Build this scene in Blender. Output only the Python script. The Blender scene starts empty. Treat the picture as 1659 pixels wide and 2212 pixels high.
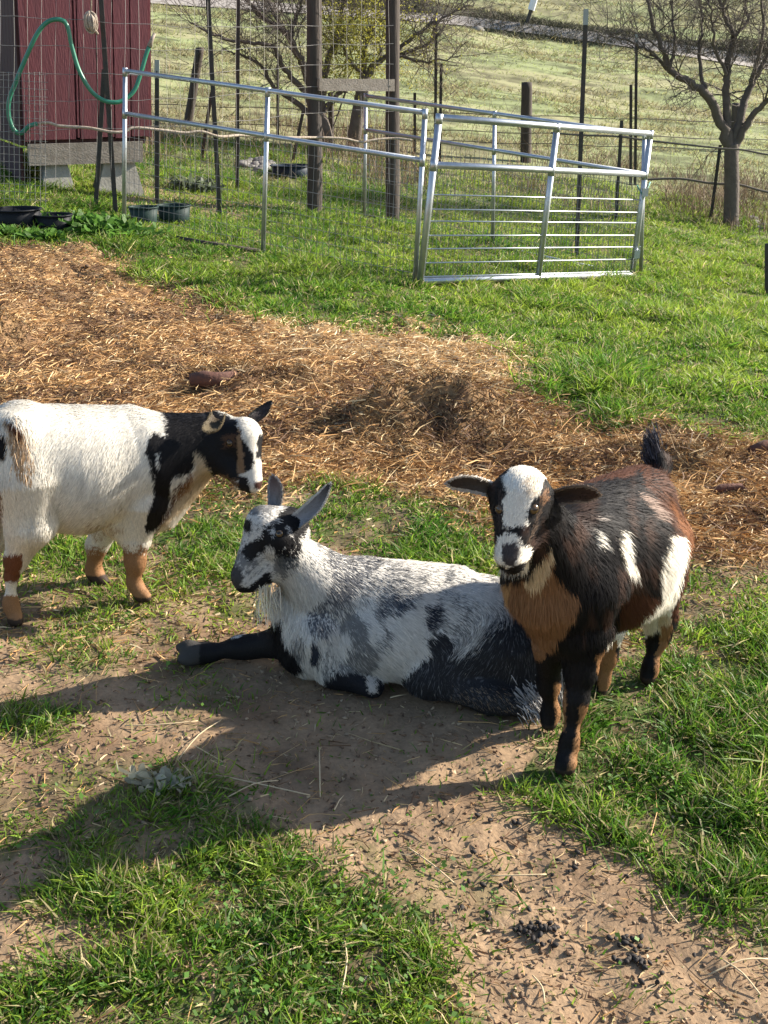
import bpy, math, random
import numpy as np
from math import radians as R
rng = np.random.default_rng(7); random.seed(7)
S = bpy.context.scene; COL = S.collection
# ------------------------------------------------------------ camera, sky, sun
CAMZ, PITCH, VF = 1.5, R(22.0), R(50.0)
cd = bpy.data.cameras.new('camera'); cam = bpy.data.objects.new('camera', cd); COL.objects.link(cam)
cam.location = (0, 0, CAMZ); cam.rotation_euler = (R(90) - PITCH, 0, 0)
cd.sensor_fit = 'VERTICAL'; cd.angle = VF; cd.clip_start = 0.05; cd.clip_end = 2000
S.camera = cam
SUN_EL = R(28.0); SUN_AZ = math.atan2(0.945, 0.32)        # azimuth clockwise from +Y
w = bpy.data.worlds.new('World'); S.world = w; w.use_nodes = True
nt = w.node_tree; bg = nt.nodes['Background']
sky = nt.nodes.new('ShaderNodeTexSky'); sky.sky_type = 'NISHITA'; sky.sun_disc = False
sky.sun_elevation = SUN_EL; sky.sun_rotation = SUN_AZ
nt.links.new(sky.outputs[0], bg.inputs[0]); bg.inputs[1].default_value = 0.092
sl = bpy.data.lights.new('sun', 'SUN'); sl.energy = 5.0; sl.angle = R(0.5); sl.color = (1.0, 0.92, 0.80)
so = bpy.data.objects.new('sun', sl); COL.objects.link(so)
so.rotation_euler = (R(90) - SUN_EL, 0, math.pi - SUN_AZ); so.location = (6, 4, 8)
S.view_settings.view_transform = 'Standard'; S.view_settings.look = 'None'
S.view_settings.exposure = 1.3; S.view_settings.gamma = 1.0
S.cycles.max_bounces = 6; S.cycles.transparent_max_bounces = 4
# ------------------------------------------------------------ measuring: pixels of a 1659 x 2212 view of the photograph
FPX = 1106.0 / math.tan(VF / 2)
def ss(a, b, x): t = np.clip((x - a) / (b - a), 0, 1); return t * t * (3 - 2 * t)
def ray(px, py):
    u = (px - 829.5) / FPX; v = (1106.0 - py) / FPX
    return np.array([u, math.cos(PITCH) + v * math.sin(PITCH), -math.sin(PITCH) + v * math.cos(PITCH)])
def P(px, py, Y):
    r = ray(px, py); t = Y / r[1]; return np.array([r[0] * t, Y, CAMZ + r[2] * t])
def proj(p):
    x, y, z = p[:, 0], p[:, 1], p[:, 2] - CAMZ
    d = y * math.cos(PITCH) - z * math.sin(PITCH); up = y * math.sin(PITCH) + z * math.cos(PITCH)
    return np.stack([829.5 + FPX * x / d, 1106.0 - FPX * up / d], 1)
# ------------------------------------------------------------ noise
_G = rng.random((256, 256)).astype(np.float32)
def vn(x, y):
    xi = np.floor(x).astype(int); yi = np.floor(y).astype(int); fx = x - xi; fy = y - yi
    fx = fx * fx * (3 - 2 * fx); fy = fy * fy * (3 - 2 * fy)
    a = _G[xi & 255, yi & 255]; b = _G[(xi + 1) & 255, yi & 255]; c = _G[xi & 255, (yi + 1) & 255]; d = _G[(xi + 1) & 255, (yi + 1) & 255]
    return (a * (1 - fx) + b * fx) * (1 - fy) + (c * (1 - fx) + d * fx) * fy
def fbm(x, y, o=4, s=1.0):
    r = 0; a = 0.5; t = 0
    for i in range(o):
        r = r + a * vn(x * s + 17.3 * i, y * s - 9.1 * i); t += a; a *= 0.5; s *= 2.03
    return r / t
# ------------------------------------------------------------ terrain
def terrain(x, y):
    x = np.asarray(x, float); y = np.asarray(y, float)
    t = ss(4.0, 10.0, y)
    z = t * (-0.115 * 34 * np.tanh(x / 34))
    z = z + 0.082 * np.maximum(y - 12.5, 0) * ss(10, 18, y)
    yb = y + 0.25 * x
    z = z + 0.7 * ss(60, 62, yb) + 0.10 * np.maximum(yb - 63, 0) * ss(63, 72, yb)
    z = z + (fbm(x, y, 3, 0.13) - 0.5) * 0.8 * ss(14, 40, y)
    z = z + (fbm(x, y, 3, 0.9) - 0.5) * 0.10 * ss(2.5, 7, y)
    z = z + (fbm(x + 40, y, 3, 1.6) - 0.5) * 0.022 * (1 - ss(3, 6, y))
    return z
def G(px, py):
    r = ray(px, py); t = 1.0
    for i in range(4000):
        q = np.array([0, 0, CAMZ]) + r * t
        if q[2] <= terrain(q[0], q[1]): break
        t *= 1.006
    lo, hi = t / 1.006, t
    for i in range(16):
        m = (lo + hi) / 2; q = np.array([0, 0, CAMZ]) + r * m
        if q[2] <= terrain(q[0], q[1]): hi = m
        else: lo = m
    return np.array([0, 0, CAMZ]) + r * hi
def inpoly(x, y, poly):
    c = np.zeros(x.shape, bool); n = len(poly)
    for i in range(n):
        x1, y1 = poly[i]; x2, y2 = poly[(i + 1) % n]
        if y1 == y2: continue
        k = ((y1 > y) != (y2 > y)) & (x < (x2 - x1) * (y - y1) / (y2 - y1) + x1)
        c ^= k
    return c
# ------------------------------------------------------------ object helpers
def tag(o, label=None, cat=None, group=None, kind=None):
    if label: o['label'] = label
    if cat: o['category'] = cat
    if group: o['group'] = group
    if kind: o['kind'] = kind
    return o
def empty(name, loc, label, cat, group=None):
    o = bpy.data.objects.new(name, None); COL.objects.link(o); o.location = tuple(loc); o.empty_display_size = .1
    return tag(o, label, cat, group)
def mesh_np(name, V, F, mat, parent=None, col=None, smooth=False, normals=None):
    """V (n,3); F list of arrays (m,k)"""
    me = bpy.data.meshes.new(name)
    if parent is not None: V = V - np.array(parent.location)
    F = [f for f in F if len(f)]
    nl = sum(f.size for f in F); nf = sum(len(f) for f in F)
    me.vertices.add(len(V)); me.vertices.foreach_set('co', np.ascontiguousarray(V, np.float32).ravel())
    me.loops.add(nl); me.polygons.add(nf)
    li = np.concatenate([f.ravel() for f in F]).astype(np.int32)
    tot = np.concatenate([np.full(len(f), f.shape[1], np.int32) for f in F])
    me.loops.foreach_set('vertex_index', li)
    me.polygons.foreach_set('loop_start', np.concatenate([[0], np.cumsum(tot)[:-1]]).astype(np.int32))
    me.polygons.foreach_set('loop_total', tot)
    me.polygons.foreach_set('use_smooth', np.full(nf, bool(smooth)))
    me.update(calc_edges=True)
    if col is not None:
        a = me.color_attributes.new('Col', 'FLOAT_COLOR', 'POINT')
        c = np.ones((len(V), 4), np.float32); c[:, :3] = col; a.data.foreach_set('color', c.ravel())
    if normals is not None:
        me.normals_split_custom_set_from_vertices(normals.astype(np.float32))
    me.materials.append(mat)
    o = bpy.data.objects.new(name, me); COL.objects.link(o)
    if parent is not None: o.parent = parent
    return o
class MB:
    def __init__(s): s.v = []; s.q = []; s.t = []; s.n = 0
    def add(s, V, F):
        V = np.asarray(V, float); s.v.append(V)
        for f in F:
            (s.q if len(f) == 4 else s.t).append([i + s.n for i in f])
        s.n += len(V)
    def box(s, c, sz, M=None):
        V = np.array([[x, y, z] for x in (-.5, .5) for y in (-.5, .5) for z in (-.5, .5)]) * np.array(sz)
        if M is not None: V = V @ np.array(M).T
        s.add(V + np.array(c), [(0, 1, 3, 2), (4, 6, 7, 5), (0, 4, 5, 1), (2, 3, 7, 6), (0, 2, 6, 4), (1, 5, 7, 3)])
    def hexa(s, p):   # 8 points: bottom 4 then top 4
        s.add(p, [(3, 2, 1, 0), (4, 5, 6, 7), (0, 1, 5, 4), (1, 2, 6, 5), (2, 3, 7, 6), (3, 0, 4, 7)])
    def tube(s, pts, r, n=8, cap=True):
        pts = [np.array(p, float) for p in pts]; m = len(pts)
        rs = r if hasattr(r, '__len__') else [r] * m
        V = []; prev = None
        for i, p in enumerate(pts):
            d = pts[min(i + 1, m - 1)] - pts[max(i - 1, 0)]; d = d / (np.linalg.norm(d) + 1e-9)
            if prev is None:
                a = np.array([0, 0, 1.]) if abs(d[2]) < .9 else np.array([1., 0, 0]); u = np.cross(d, a)
            else: u = prev - d * np.dot(prev, d)
            u = u / (np.linalg.norm(u) + 1e-9); prev = u; v = np.cross(d, u)
            for k in range(n):
                t = 2 * math.pi * k / n; V.append(p + rs[i] * (math.cos(t) * u + math.sin(t) * v))
        F = [(i * n + k, i * n + (k + 1) % n, (i + 1) * n + (k + 1) % n, (i + 1) * n + k) for i in range(m - 1) for k in range(n)]
        if cap:
            V += [pts[0], pts[-1]]; a = m * n; b = a + 1
            F += [(a, (k + 1) % n, k) for k in range(n)] + [(b, (m - 1) * n + k, (m - 1) * n + (k + 1) % n) for k in range(n)]
        s.add(V, F)
    def build(s, name, mat, parent=None, smooth=False):
        return mesh_np(name, np.concatenate(s.v), [np.array(s.q, int).reshape(-1, 4), np.array(s.t, int).reshape(-1, 3)], mat, parent, smooth=smooth)
def tubeobj(name, pts, r, mat, parent=None, n=10, smooth=True):
    m = MB(); m.tube(pts, r, n); return m.build(name, mat, parent, smooth)
def lathe(mb, c, prof, n=32, sx=1, sy=1):
    V = []; m = len(prof)
    for r, z in prof:
        for k in range(n):
            t = 2 * math.pi * k / n; V.append((c[0] + r * sx * math.cos(t), c[1] + r * sy * math.sin(t), c[2] + z))
    F = [(i * n + k, i * n + (k + 1) % n, (i + 1) * n + (k + 1) % n, (i + 1) * n + k) for i in range(m - 1) for k in range(n)]
    mb.add(V, F)
# ------------------------------------------------------------ materials
def mat(name, col, rough=.7, metal=0, attr=False, noise=None, bump=0, bscale=60, transl=0, spec=.5, stretch=None, coat=0):
    m = bpy.data.materials.new(name); m.use_nodes = True; t = m.node_tree; N = t.nodes; L = t.links
    b = N['Principled BSDF']; out = N['Material Output']
    b.inputs['Roughness'].default_value = rough; b.inputs['Metallic'].default_value = metal
    b.inputs['Specular IOR Level'].default_value = spec
    if attr:
        a = N.new('ShaderNodeAttribute'); a.attribute_name = 'Col'; c = a.outputs['Color']
    else:
        a = N.new('ShaderNodeRGB'); a.outputs[0].default_value = (*col, 1); c = a.outputs[0]
    if noise:   # (scale, colour2, amount)
        tc = N.new('ShaderNodeTexCoord'); mp = N.new('ShaderNodeMapping'); L.new(tc.outputs['Object'], mp.inputs[0])
        if stretch: mp.inputs['Scale'].default_value = stretch
        n = N.new('ShaderNodeTexNoise'); n.inputs['Scale'].default_value = noise[0]; n.inputs['Detail'].default_value = 8; n.inputs['Roughness'].default_value = .65
        L.new(mp.outputs[0], n.inputs['Vector'])
        rp = N.new('ShaderNodeValToRGB'); rp.color_ramp.elements[0].position = .38; rp.color_ramp.elements[1].position = .66
        L.new(n.outputs['Fac'], rp.inputs[0])
        mu = N.new('ShaderNodeMath'); mu.operation = 'MULTIPLY'; mu.inputs[1].default_value = noise[2]; L.new(rp.outputs[0], mu.inputs[0])
        mx = N.new('ShaderNodeMix'); mx.data_type = 'RGBA'; L.new(mu.outputs[0], mx.inputs[0]); L.new(c, mx.inputs[6]); mx.inputs[7].default_value = (*noise[1], 1)
        c = mx.outputs[2]
    L.new(c, b.inputs['Base Color'])
    if bump:
        tc = N.new('ShaderNodeTexCoord'); mp = N.new('ShaderNodeMapping'); L.new(tc.outputs['Object'], mp.inputs[0])
        if stretch: mp.inputs['Scale'].default_value = stretch
        n = N.new('ShaderNodeTexNoise'); n.inputs['Scale'].default_value = bscale; n.inputs['Detail'].default_value = 6
        L.new(mp.outputs[0], n.inputs['Vector'])
        bp = N.new('ShaderNodeBump'); bp.inputs['Strength'].default_value = bump; bp.inputs['Distance'].default_value = .01
        L.new(n.outputs['Fac'], bp.inputs['Height']); L.new(bp.outputs[0], b.inputs['Normal'])
    if transl:
        tr = N.new('ShaderNodeBsdfTranslucent'); L.new(c, tr.inputs[0]); ms = N.new('ShaderNodeMixShader'); ms.inputs[0].default_value = transl
        L.new(b.outputs[0], ms.inputs[1]); L.new(tr.outputs[0], ms.inputs[2]); L.new(ms.outputs[0], out.inputs['Surface'])
    return m
# ============================================================ ground cover maps (outlines measured on the photo, laid on the ground plane)
def gpoly(pts): return [tuple(G(a, b)[:2]) for a, b in pts]
STRAW = gpoly([(-700,470),(0,522),(150,538),(330,592),(440,645),(560,692),(700,700),(900,706),(1060,728),(1125,772),(1140,850),(1250,898),(1420,918),(1659,965),(2300,1010),(2300,1250),(1659,1200),(1500,1195),(1300,1190),(1060,1170),(1000,1120),(850,1065),(700,1040),(560,1060),(350,1080),(0,1130),(-700,1150)])
PALE = gpoly([(540,690),(700,700),(900,706),(1060,728),(1125,772),(1140,850),(1060,860),(900,800),(700,760),(600,730)])
GREENS = [(g, gpoly(p)) for g, p in [
 (1.0, [(1085,1600),(1150,1650),(1240,1560),(1300,1480),(1450,1440),(1659,1400),(2400,1420),(2400,2100),(1659,2030),(1500,1950),(1400,1930),(1320,1860),(1250,1790),(1100,1730),(1090,1650)]),
 (.5, [(-500,1740),(0,1715),(200,1655),(330,1640),(430,1700),(480,1700),(560,1770),(640,1840),(600,1880),(400,1900),(200,1890),(100,1900),(0,1870),(-500,1880)]),
 (1.0, [(-500,1980),(0,1965),(120,1925),(300,1880),(400,1850),(480,1830),(600,1870),(740,1900),(850,1930),(920,2000),(1000,2100),(1100,2170),(1260,2400),(400,2500),(420,2120),(330,2070),(200,2015),(100,1970)]),
 (.9, [(-400,2170),(0,2140),(100,2120),(250,2120),(400,2170),(470,2500),(-400,2500)]),
 (.95, [(20,1530),(90,1515),(160,1530),(165,1580),(90,1600),(30,1590)]),
 (.3, [(720,1790),(860,1800),(1000,1850),(1100,1920),(900,1960),(760,1880)]),
 (.45, [(50,1385),(180,1380),(270,1440),(230,1475),(110,1450)]),
 (.9, [(340,1080),(450,1060),(580,1050),(590,1200),(540,1270),(420,1230),(320,1180)]),
 (.7, [(480,1285),(600,1285),(590,1350),(490,1345)]),
 (.85, [(680,1040),(850,1075),(1010,1130),(1070,1190),(1070,1290),(900,1250),(760,1200),(690,1120)]),
 (.28, [(1440,1215),(1659,1205),(2300,1210),(2300,1430),(1659,1400),(1450,1440)]),
 (.4, [(1380,1960),(1500,1960),(1700,2020),(2100,2080),(2100,2140),(1659,2100),(1480,2060)]),
 (.42, [(-400,1160),(0,1150),(330,1160),(330,1250),(180,1260),(0,1240),(-400,1260)]),
 (.22, [(20,1250),(330,1240),(480,1290),(420,1400),(250,1420),(20,1420)]),
 (.2, [(300,1460),(460,1440),(500,1540),(330,1570)]),
 (.35, [(1220,1200),(1450,1210),(1430,1480),(1290,1490)]),
]]
BARE = gpoly([(205,392),(330,398),(470,425),(575,462),(500,480),(400,462),(260,448)])
def strawmask(x, y):
    jx = (fbm(x + 5, y, 3, 2.2) - .5) * .42 + (fbm(x, y + 9, 2, 9) - .5) * .12; jy = (fbm(x - 31, y + 3, 3, 2.2) - .5) * .42 + (fbm(x + 3, y, 2, 9) - .5) * .12
    sc = np.clip(y / 5.0, .6, 1.6); return inpoly(x + jx * sc, y + jy * sc, STRAW).astype(float)
def cover(x, y):
    """returns straw, pale, green weights 0..1 at ground points"""
    jx = (fbm(x + 5, y, 3, 2.2) - .5) * .42 + (fbm(x, y + 9, 2, 9) - .5) * .12; jy = (fbm(x - 31, y + 3, 3, 2.2) - .5) * .42 + (fbm(x + 3, y, 2, 9) - .5) * .12
    sc = np.clip(y / 5.0, .6, 1.6); X = x + jx * sc; Y = y + jy * sc
    st = inpoly(X, Y, STRAW).astype(float)
    pl = inpoly(X, Y, PALE) * 1.0
    edge = gpoly_edge(x, y)
    gr = np.where((Y > edge) & (st < .5), 1.0, 0.0)
    near = np.zeros_like(x)
    for g, p in GREENS: near = np.maximum(near, g * inpoly(X, Y, p))
    gr = np.maximum(gr, near * (st < .5)); gr = np.where(inpoly(X, Y, BARE), np.minimum(gr, .22), gr)
    return st, pl * st, gr
def gpoly_edge(x, y): return np.interp(x, EX, EY)
_e = [(-700,470),(0,522),(330,592),(560,692),(900,706),(1125,772),(1250,898),(1420,918),(1659,965),(2300,1010)]
_ep = np.array([G(*e)[:2] for e in _e]); _o = np.argsort(_ep[:, 0]); EX = _ep[_o, 0]; EY = _ep[_o, 1] - .15
MOUNDS = [(*G(850, 912)[:2], .19, .11, .13), (*G(1000, 905)[:2], .19, .11, .095), (*G(930, 895)[:2], .3, .12, .035), (*G(950, 930)[:2], .5, .35, .03), (*G(560, 825)[:2], .34, .15, .06), (*G(20, 750)[:2], .15, .2, .13), (*G(180, 545)[:2], .12, .12, .07), (*G(1460, 1000)[:2], .3, .2, .05)]
def height(x, y):
    z = terrain(x, y)
    for mx, my, sx, sy, h in MOUNDS: z = z + h * np.exp(-(((x - mx) / sx) ** 2 + ((y - my) / sy) ** 2)) * (.35 + 1.3 * fbm(x, y, 3, 9))
    nr_ = 1 - ss(8, 13, y)
    s_ = ss(2.2, 3.2, y); s_ = strawmask(x, y) if np.ndim(x) else 0
    return z + (fbm(x, y, 2, 11) - .5) * .020 * nr_ + s_ * ((fbm(x, y, 3, 5.5) - .5) * .085 + (fbm(x, y, 2, 2.1) - .5) * .08) * nr_
# ---- ground sheet: rings about the place where the photographer stood, wide enough to reach the horizon
rr = 0.25 * np.exp(np.linspace(0, math.log(2400), 980))
th = np.concatenate([np.linspace(-50, 50, 620), np.linspace(50, 310, 150)[1:-1]]); th = np.radians(th)
RR, TH = np.meshgrid(rr, th, indexing='ij')
gx = (RR * np.sin(TH)).ravel(); gy = (RR * np.cos(TH)).ravel()
st, pl, gr = cover(gx, gy)
gz = height(gx, gy)
nearw = 1 - ss(7, 12, gy)
gz += 0 * ((fbm(gx, gy, 1, 11) - .5) * .022 * (1 - st) + st * (fbm(gx, gy, 4, 6) - .5) * .11) * nearw
bare = (1 - st) * (1 - gr)
c_dirt = np.array([.315, .215, .13]); c_dirt2 = np.array([.20, .13, .078]); c_str = np.array([.29, .18, .09]); c_str2 = np.array([.14, .08, .045])
n1 = fbm(gx, gy, 4, 5)[:, None]; n2 = fbm(gx + 50, gy, 4, 26)[:, None]; n3 = fbm(gx, gy + 70, 3, 1.1)[:, None]
col = c_dirt * (1 - ss(.4, .75, n1)) + c_dirt2 * ss(.4, .75, n1); col = col * (.75 + .5 * n2)
cs = c_str * (1 - ss(.45, .7, n2)) + c_str2 * ss(.45, .7, n2); col = col * (1 - st[:, None]) + cs * st[:, None]
cg = np.array([.13, .105, .055]) * (.45 + 1.1 * n2) + np.array([-.06, .0, -.03]) * ss(.45, .6, fbm(gx, gy, 4, 14))[:, None]; col = col * (1 - gr[:, None]) + cg * gr[:, None]
far = ss(11, 17, gy)[:, None]
yb = gy + .25 * gx
n4 = fbm(gx * .5, gy * 1.6, 4, 1.3)[:, None]; n5 = fbm(gx * .6, gy * 1.2, 5, .35)[:, None]
cf = 1.1 * np.array([.25, .285, .13]) * (1 - ss(.40, .60, n5)) + np.array([.33, .32, .17]) * ss(.40, .60, n5)
cf = cf * (1 - .42 * ss(.50, .66, n4)); n6 = fbm(gx * .9 + 7, gy * 2.2, 3, 2.6)[:, None]; cf = cf * (1 - .5 * ss(.52, .66, n6)); col = col * (1 - far) + cf * far
bank = (ss(60, 61, yb) * (1 - ss(63, 65.5, yb)))[:, None]; col = col * (1 - bank * .85) + np.array([.05, .045, .035]) * bank * .85  # ground darkened for the scrub, with the bank's shade painted in
nr, nth = len(rr), len(th)
idx = np.arange(nr * nth).reshape(nr, nth); nx = np.roll(idx, -1, axis=1)
F = np.stack([idx[:-1], idx[1:], nx[1:], nx[:-1]], -1).reshape(-1, 4)
M_ground = mat('ground soil and litter', (.3, .2, .1), .95, attr=True, noise=(90, (.09, .06, .04), .35), bump=.5, bscale=55, spec=.15)
ci = len(gx); V = np.stack([gx, gy, gz], 1); V = np.vstack([V, [[0, 0, terrain(0, 0)]]]); col = np.vstack([col, [[.25, .17, .1]]])
Ft = np.stack([np.full(nth, ci), idx[0], np.roll(idx[0], -1)], 1)
g = mesh_np('ground', V, [F, Ft], M_ground, col=col, smooth=True); g['kind'] = 'structure'
# ---- dirt road on the slope
up = [(-400,-60),(700,15),(990,36),(1180,58),(1362,82),(1574,114),(1700,132),(2100,185),(2900,300)]; dn = [(-400,-38),(700,34),(990,56),(1180,78),(1362,104),(1574,139),(1700,158),(2100,216),(2900,340)]
V = []; 
def dens(l, k=12):
    l = np.array(l, float); t = np.linspace(0, len(l) - 1, (len(l) - 1) * k + 1); return np.stack([np.interp(t, range(len(l)), l[:, 0]), np.interp(t, range(len(l)), l[:, 1])], 1)
for a, b in zip(dens(up), dens(dn)):
    A = G(*a); B = G(*b)
    for k in range(7):
        q = A + (B - A) * k / 6; V.append((q[0], q[1], height(q[0], q[1]) + .05))
m = len(V) // 7; F = np.array([(i * 7 + k, (i + 1) * 7 + k, (i + 1) * 7 + k + 1, i * 7 + k + 1) for i in range(m - 1) for k in range(6)])
o = mesh_np('road', np.array(V), [F], mat('dirt road', (.30, .27, .24), .95, noise=(1.5, (.22, .19, .165), .6)), smooth=True); o['kind'] = 'structure'
# ---- blades: generic strand builder (base, direction, length, width, bend)
def blades(name, B, D, L, W, bend, colr, mt, label, cat, seg=2, rollrand=True):
    n = len(B); W = np.broadcast_to(W, (n,)); L = np.broadcast_to(L, (n,)); D = D / np.linalg.norm(D, axis=1, keepdims=True)
    A = rng.normal(size=(n, 3)); A[:, 2] *= .3; side = np.cross(D, A); side /= np.linalg.norm(side, axis=1, keepdims=True) + 1e-9
    bd = rng.normal(size=(n, 3)); bd[:, 2] = -np.abs(bd[:, 2]) * .6; bd *= (bend * L)[:, None]
    rows = []; cols = []
    for i in range(seg + 1):
        t = i / seg; c = B + D * (L * t)[:, None] + bd * (t * t)
        if i < seg:
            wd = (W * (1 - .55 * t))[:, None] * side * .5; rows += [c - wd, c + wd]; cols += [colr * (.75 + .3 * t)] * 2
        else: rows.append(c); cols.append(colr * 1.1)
    k = 2 * seg + 1; V = np.stack(rows, 1).reshape(-1, 3); C = np.stack(cols, 1).reshape(-1, 3)
    b = np.arange(n)[:, None] * k; Q = [b + np.array([[2 * i, 2 * i + 1, 2 * i + 3, 2 * i + 2]]) for i in range(seg - 1)]
    T = b + np.array([[2 * seg - 2, 2 * seg - 1, 2 * seg]])
    o = mesh_np(name, V, Q + [T], mt, col=C, smooth=True); tag(o, label, cat, kind='stuff'); return o
def scatter(y0, y1, n, power=1.0, wide=.42, extra=.8):
    """ground points between distances y0 and y1, thinning out with distance"""
    t = rng.random(n)
    if power == 1: y = y0 * (y1 / y0) ** t
    else: e = 2 - power; 
    if power != 1: y = (y0 ** e + (y1 ** e - y0 ** e) * t) ** (1 / e)
    q = rng.random(n) * 2 - 1; out = rng.random(n) < .2; q = np.where(out, np.sign(q) * (1 + .75 * np.abs(q)), q)   # thinner cover goes on past the frame
    return q * (wide * y + extra), y
# ============================================================ goats: one smooth body grown round a skeleton
M_coat = mat('goat coat', (.5, .5, .5), .62, attr=True, spec=.15, transl=.12)
M_eye = mat('goat eye', (.02, .012, .006), .15, attr=True, spec=.6)
M_horn = mat('hoof', (.05, .04, .035), .5)
class Goat:
    def __init__(s, name_label, root_xy, conv, k=.010, fdens=210000, flen=.018):
        s.pr = []; s.conv = conv; s.k = k; s.ears = []; s.fd = fdens; s.fl = flen
        s.root = empty('goat', (root_xy[0], root_xy[1], 0), name_label, 'goat')
    def pt(s, a):
        u, v, Y = a[:3]; x, y = s.conv(u, v); return P(x, y, Y)
    def chain(s, *pts, fl=1.0, g=.5, sq=None):
        """pts (u,v,Y,r): bones between successive points; hair lies from first to last"""
        q = [s.pt(p) for p in pts]
        if len(pts) > 1 and max(p[3] for p in pts) < .05: pts = [(*p[:3], p[3] - .0035) for p in pts]
        if len(pts) == 1: s.pr.append((q[0], q[0] + np.array([0, 0, -.001]), pts[0][3], pts[0][3], fl, g, sq)); return
        for i in range(len(q) - 1): s.pr.append((q[i], q[i + 1], pts[i][3], pts[i + 1][3], fl, g, sq))
    def dist(s, p, i):
        a, b, r1, r2, fl, g, sq = s.pr[i]
        ba = b - a; t = np.clip(((p - a) @ ba) / (ba @ ba), 0, 1)
        e = p - (a + t[:, None] * ba)
        if sq is not None:     # squash along a given axis
            ax = sq[0]; e = e + ax * ((e @ ax) * (sq[1] - 1))[:, None]
        return np.sqrt((e * e).sum(1)) - (r1 + (r2 - r1) * t)
    def field(s, p, full=False):
        S_ = np.zeros(len(p)); H = np.zeros((len(p), 3)); FL = np.zeros(len(p))
        for i in range(len(s.pr)):
            w = np.exp(-np.clip(s.dist(p, i), -.3, 1) / s.k)
            S_ += w
            if full:
                a, b, r1, r2, fl, g, sq = s.pr[i]; d = b - a; d = d / np.linalg.norm(d)
                H += w[:, None] * (d + np.array([0, 0, -g])); FL += w * fl
        f = -s.k * np.log(S_ + 1e-300)
        return (f, H / (S_[:, None] + 1e-300), FL / (S_ + 1e-300)) if full else f
    def grad(s, p):
        e = 1e-3; f = s.field(p); g = np.stack([s.field(p + np.array(d) * e) - f for d in ((1, 0, 0), (0, 1, 0), (0, 0, 1))], 1) / e
        return f, g
    def surf(s, u, v):
        x, y = s.conv(u, v); r = ray(x, y); r = r / np.linalg.norm(r); t = 1.2
        for i in range(200):
            q = np.array([[0, 0, CAMZ]]) + r * t; d = s.field(q)[0]
            if abs(d) < 5e-4: break
            t += max(d, .0005) * .7 if d > 0 else d
            if t > 5: break
        return q[0]
    def ear(s, base, tip, wid, face, cup=.5, outer=(.03, .03, .03), inner=(.25, .15, .12), blunt=.7, tipc=None):
        A = s.pt(base); B = s.pt(tip); s.ears.append((A, B, wid, np.array(face, float), cup, outer, inner, blunt, tipc or inner))
    def ear_mesh(s, e):
        A, B, wid, face, cup, outer, inner, blunt, tipc = e; d = B - A; L = np.linalg.norm(d); d = d / L
        n = face - d * (face @ d); n /= np.linalg.norm(n); sd = np.cross(d, n); nu, nv = 22, 13; V = []; C = []
        for lay in (0, 1):
            for i in range(nu):
                t = i / (nu - 1); w_ = wid * (.78 + .22 * math.sin(math.pi * t)) * math.sqrt(max(0, 1 - max(0, (t - blunt) / (1 - blunt)) ** 2.2)) * (1 if blunt > .5 else 1 - .3 * t) + .0008
                for j in range(nv):
                    q = j / (nv - 1) * 2 - 1; a = q * (1.5 * (1 - t) * cup + .75 * cup)
                    off = sd * w_ * math.sin(a) / max(math.sin(abs(1.5 * (1 - t) * cup + .75 * cup)), .3) + n * w_ * (1 - math.cos(a)) * 1.15
                    thick = .0035 * (1 - abs(q) ** 3) * (1 - t ** 4) + .0006
                    bendt = -n * L * .10 * math.sin(math.pi * t)
                    V.append(A + d * L * t + off + bendt + n * (thick if lay else -thick))
                    c = (np.array(inner) * (1 - t) + np.array(tipc) * t) if lay and abs(q) < .74 else np.array(outer); C.append(c)
        V = np.array(V); C = np.array(C); N = nu * nv; F = []
        for lay in (0, 1):
            for i in range(nu - 1):
                for j in range(nv - 1):
                    a = lay * N + i * nv + j; f = (a, a + nv, a + nv + 1, a + 1); F.append(f if lay else f[::-1])
        for i in range(nu - 1):
            for j in (0, nv - 1):
                a = i * nv + j; F.append((a, a + nv, a + nv + N, a + N))
        for j in range(nv - 1):
            a = (nu - 1) * nv + j; F.append((a, a + 1, a + 1 + N, a + N))
        return V, np.array(F), C, d
    def build(s, paint, h=.0065):
        lo = np.min([np.minimum(a - r1, b - r2) for a, b, r1, r2, *_ in s.pr], 0) - .03; hi = np.max([np.maximum(a + r1, b + r2) for a, b, r1, r2, *_ in s.pr], 0) + .03
        ax = [np.arange(lo[i], hi[i], h) for i in range(3)]; n = [len(a) for a in ax]
        S_ = np.zeros(n, np.float64)
        for i, (a, b, r1, r2, *_) in enumerate(s.pr):
            pad = .06; l = np.minimum(a - r1, b - r2) - pad; u = np.maximum(a + r1, b + r2) + pad
            ii = [slice(*np.searchsorted(ax[k], [l[k], u[k]])) for k in range(3)]
            g = np.stack(np.meshgrid(ax[0][ii[0]], ax[1][ii[1]], ax[2][ii[2]], indexing='ij'), -1); sh = g.shape[:3]
            S_[ii[0], ii[1], ii[2]] += np.exp(-s.dist(g.reshape(-1, 3), i) / s.k).reshape(sh)
        ins = S_ > 1.0
        cells = np.zeros([k - 1 for k in n], int)
        for dx in (0, 1):
            for dy in (0, 1):
                for dz in (0, 1): cells += ins[dx:n[0] - 1 + dx, dy:n[1] - 1 + dy, dz:n[2] - 1 + dz]
        act = (cells > 0) & (cells < 8); ids = -np.ones(act.shape, int); ids[act] = np.arange(act.sum())
        c = np.argwhere(act); V = lo + (c + .5) * h
        F = []
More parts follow.
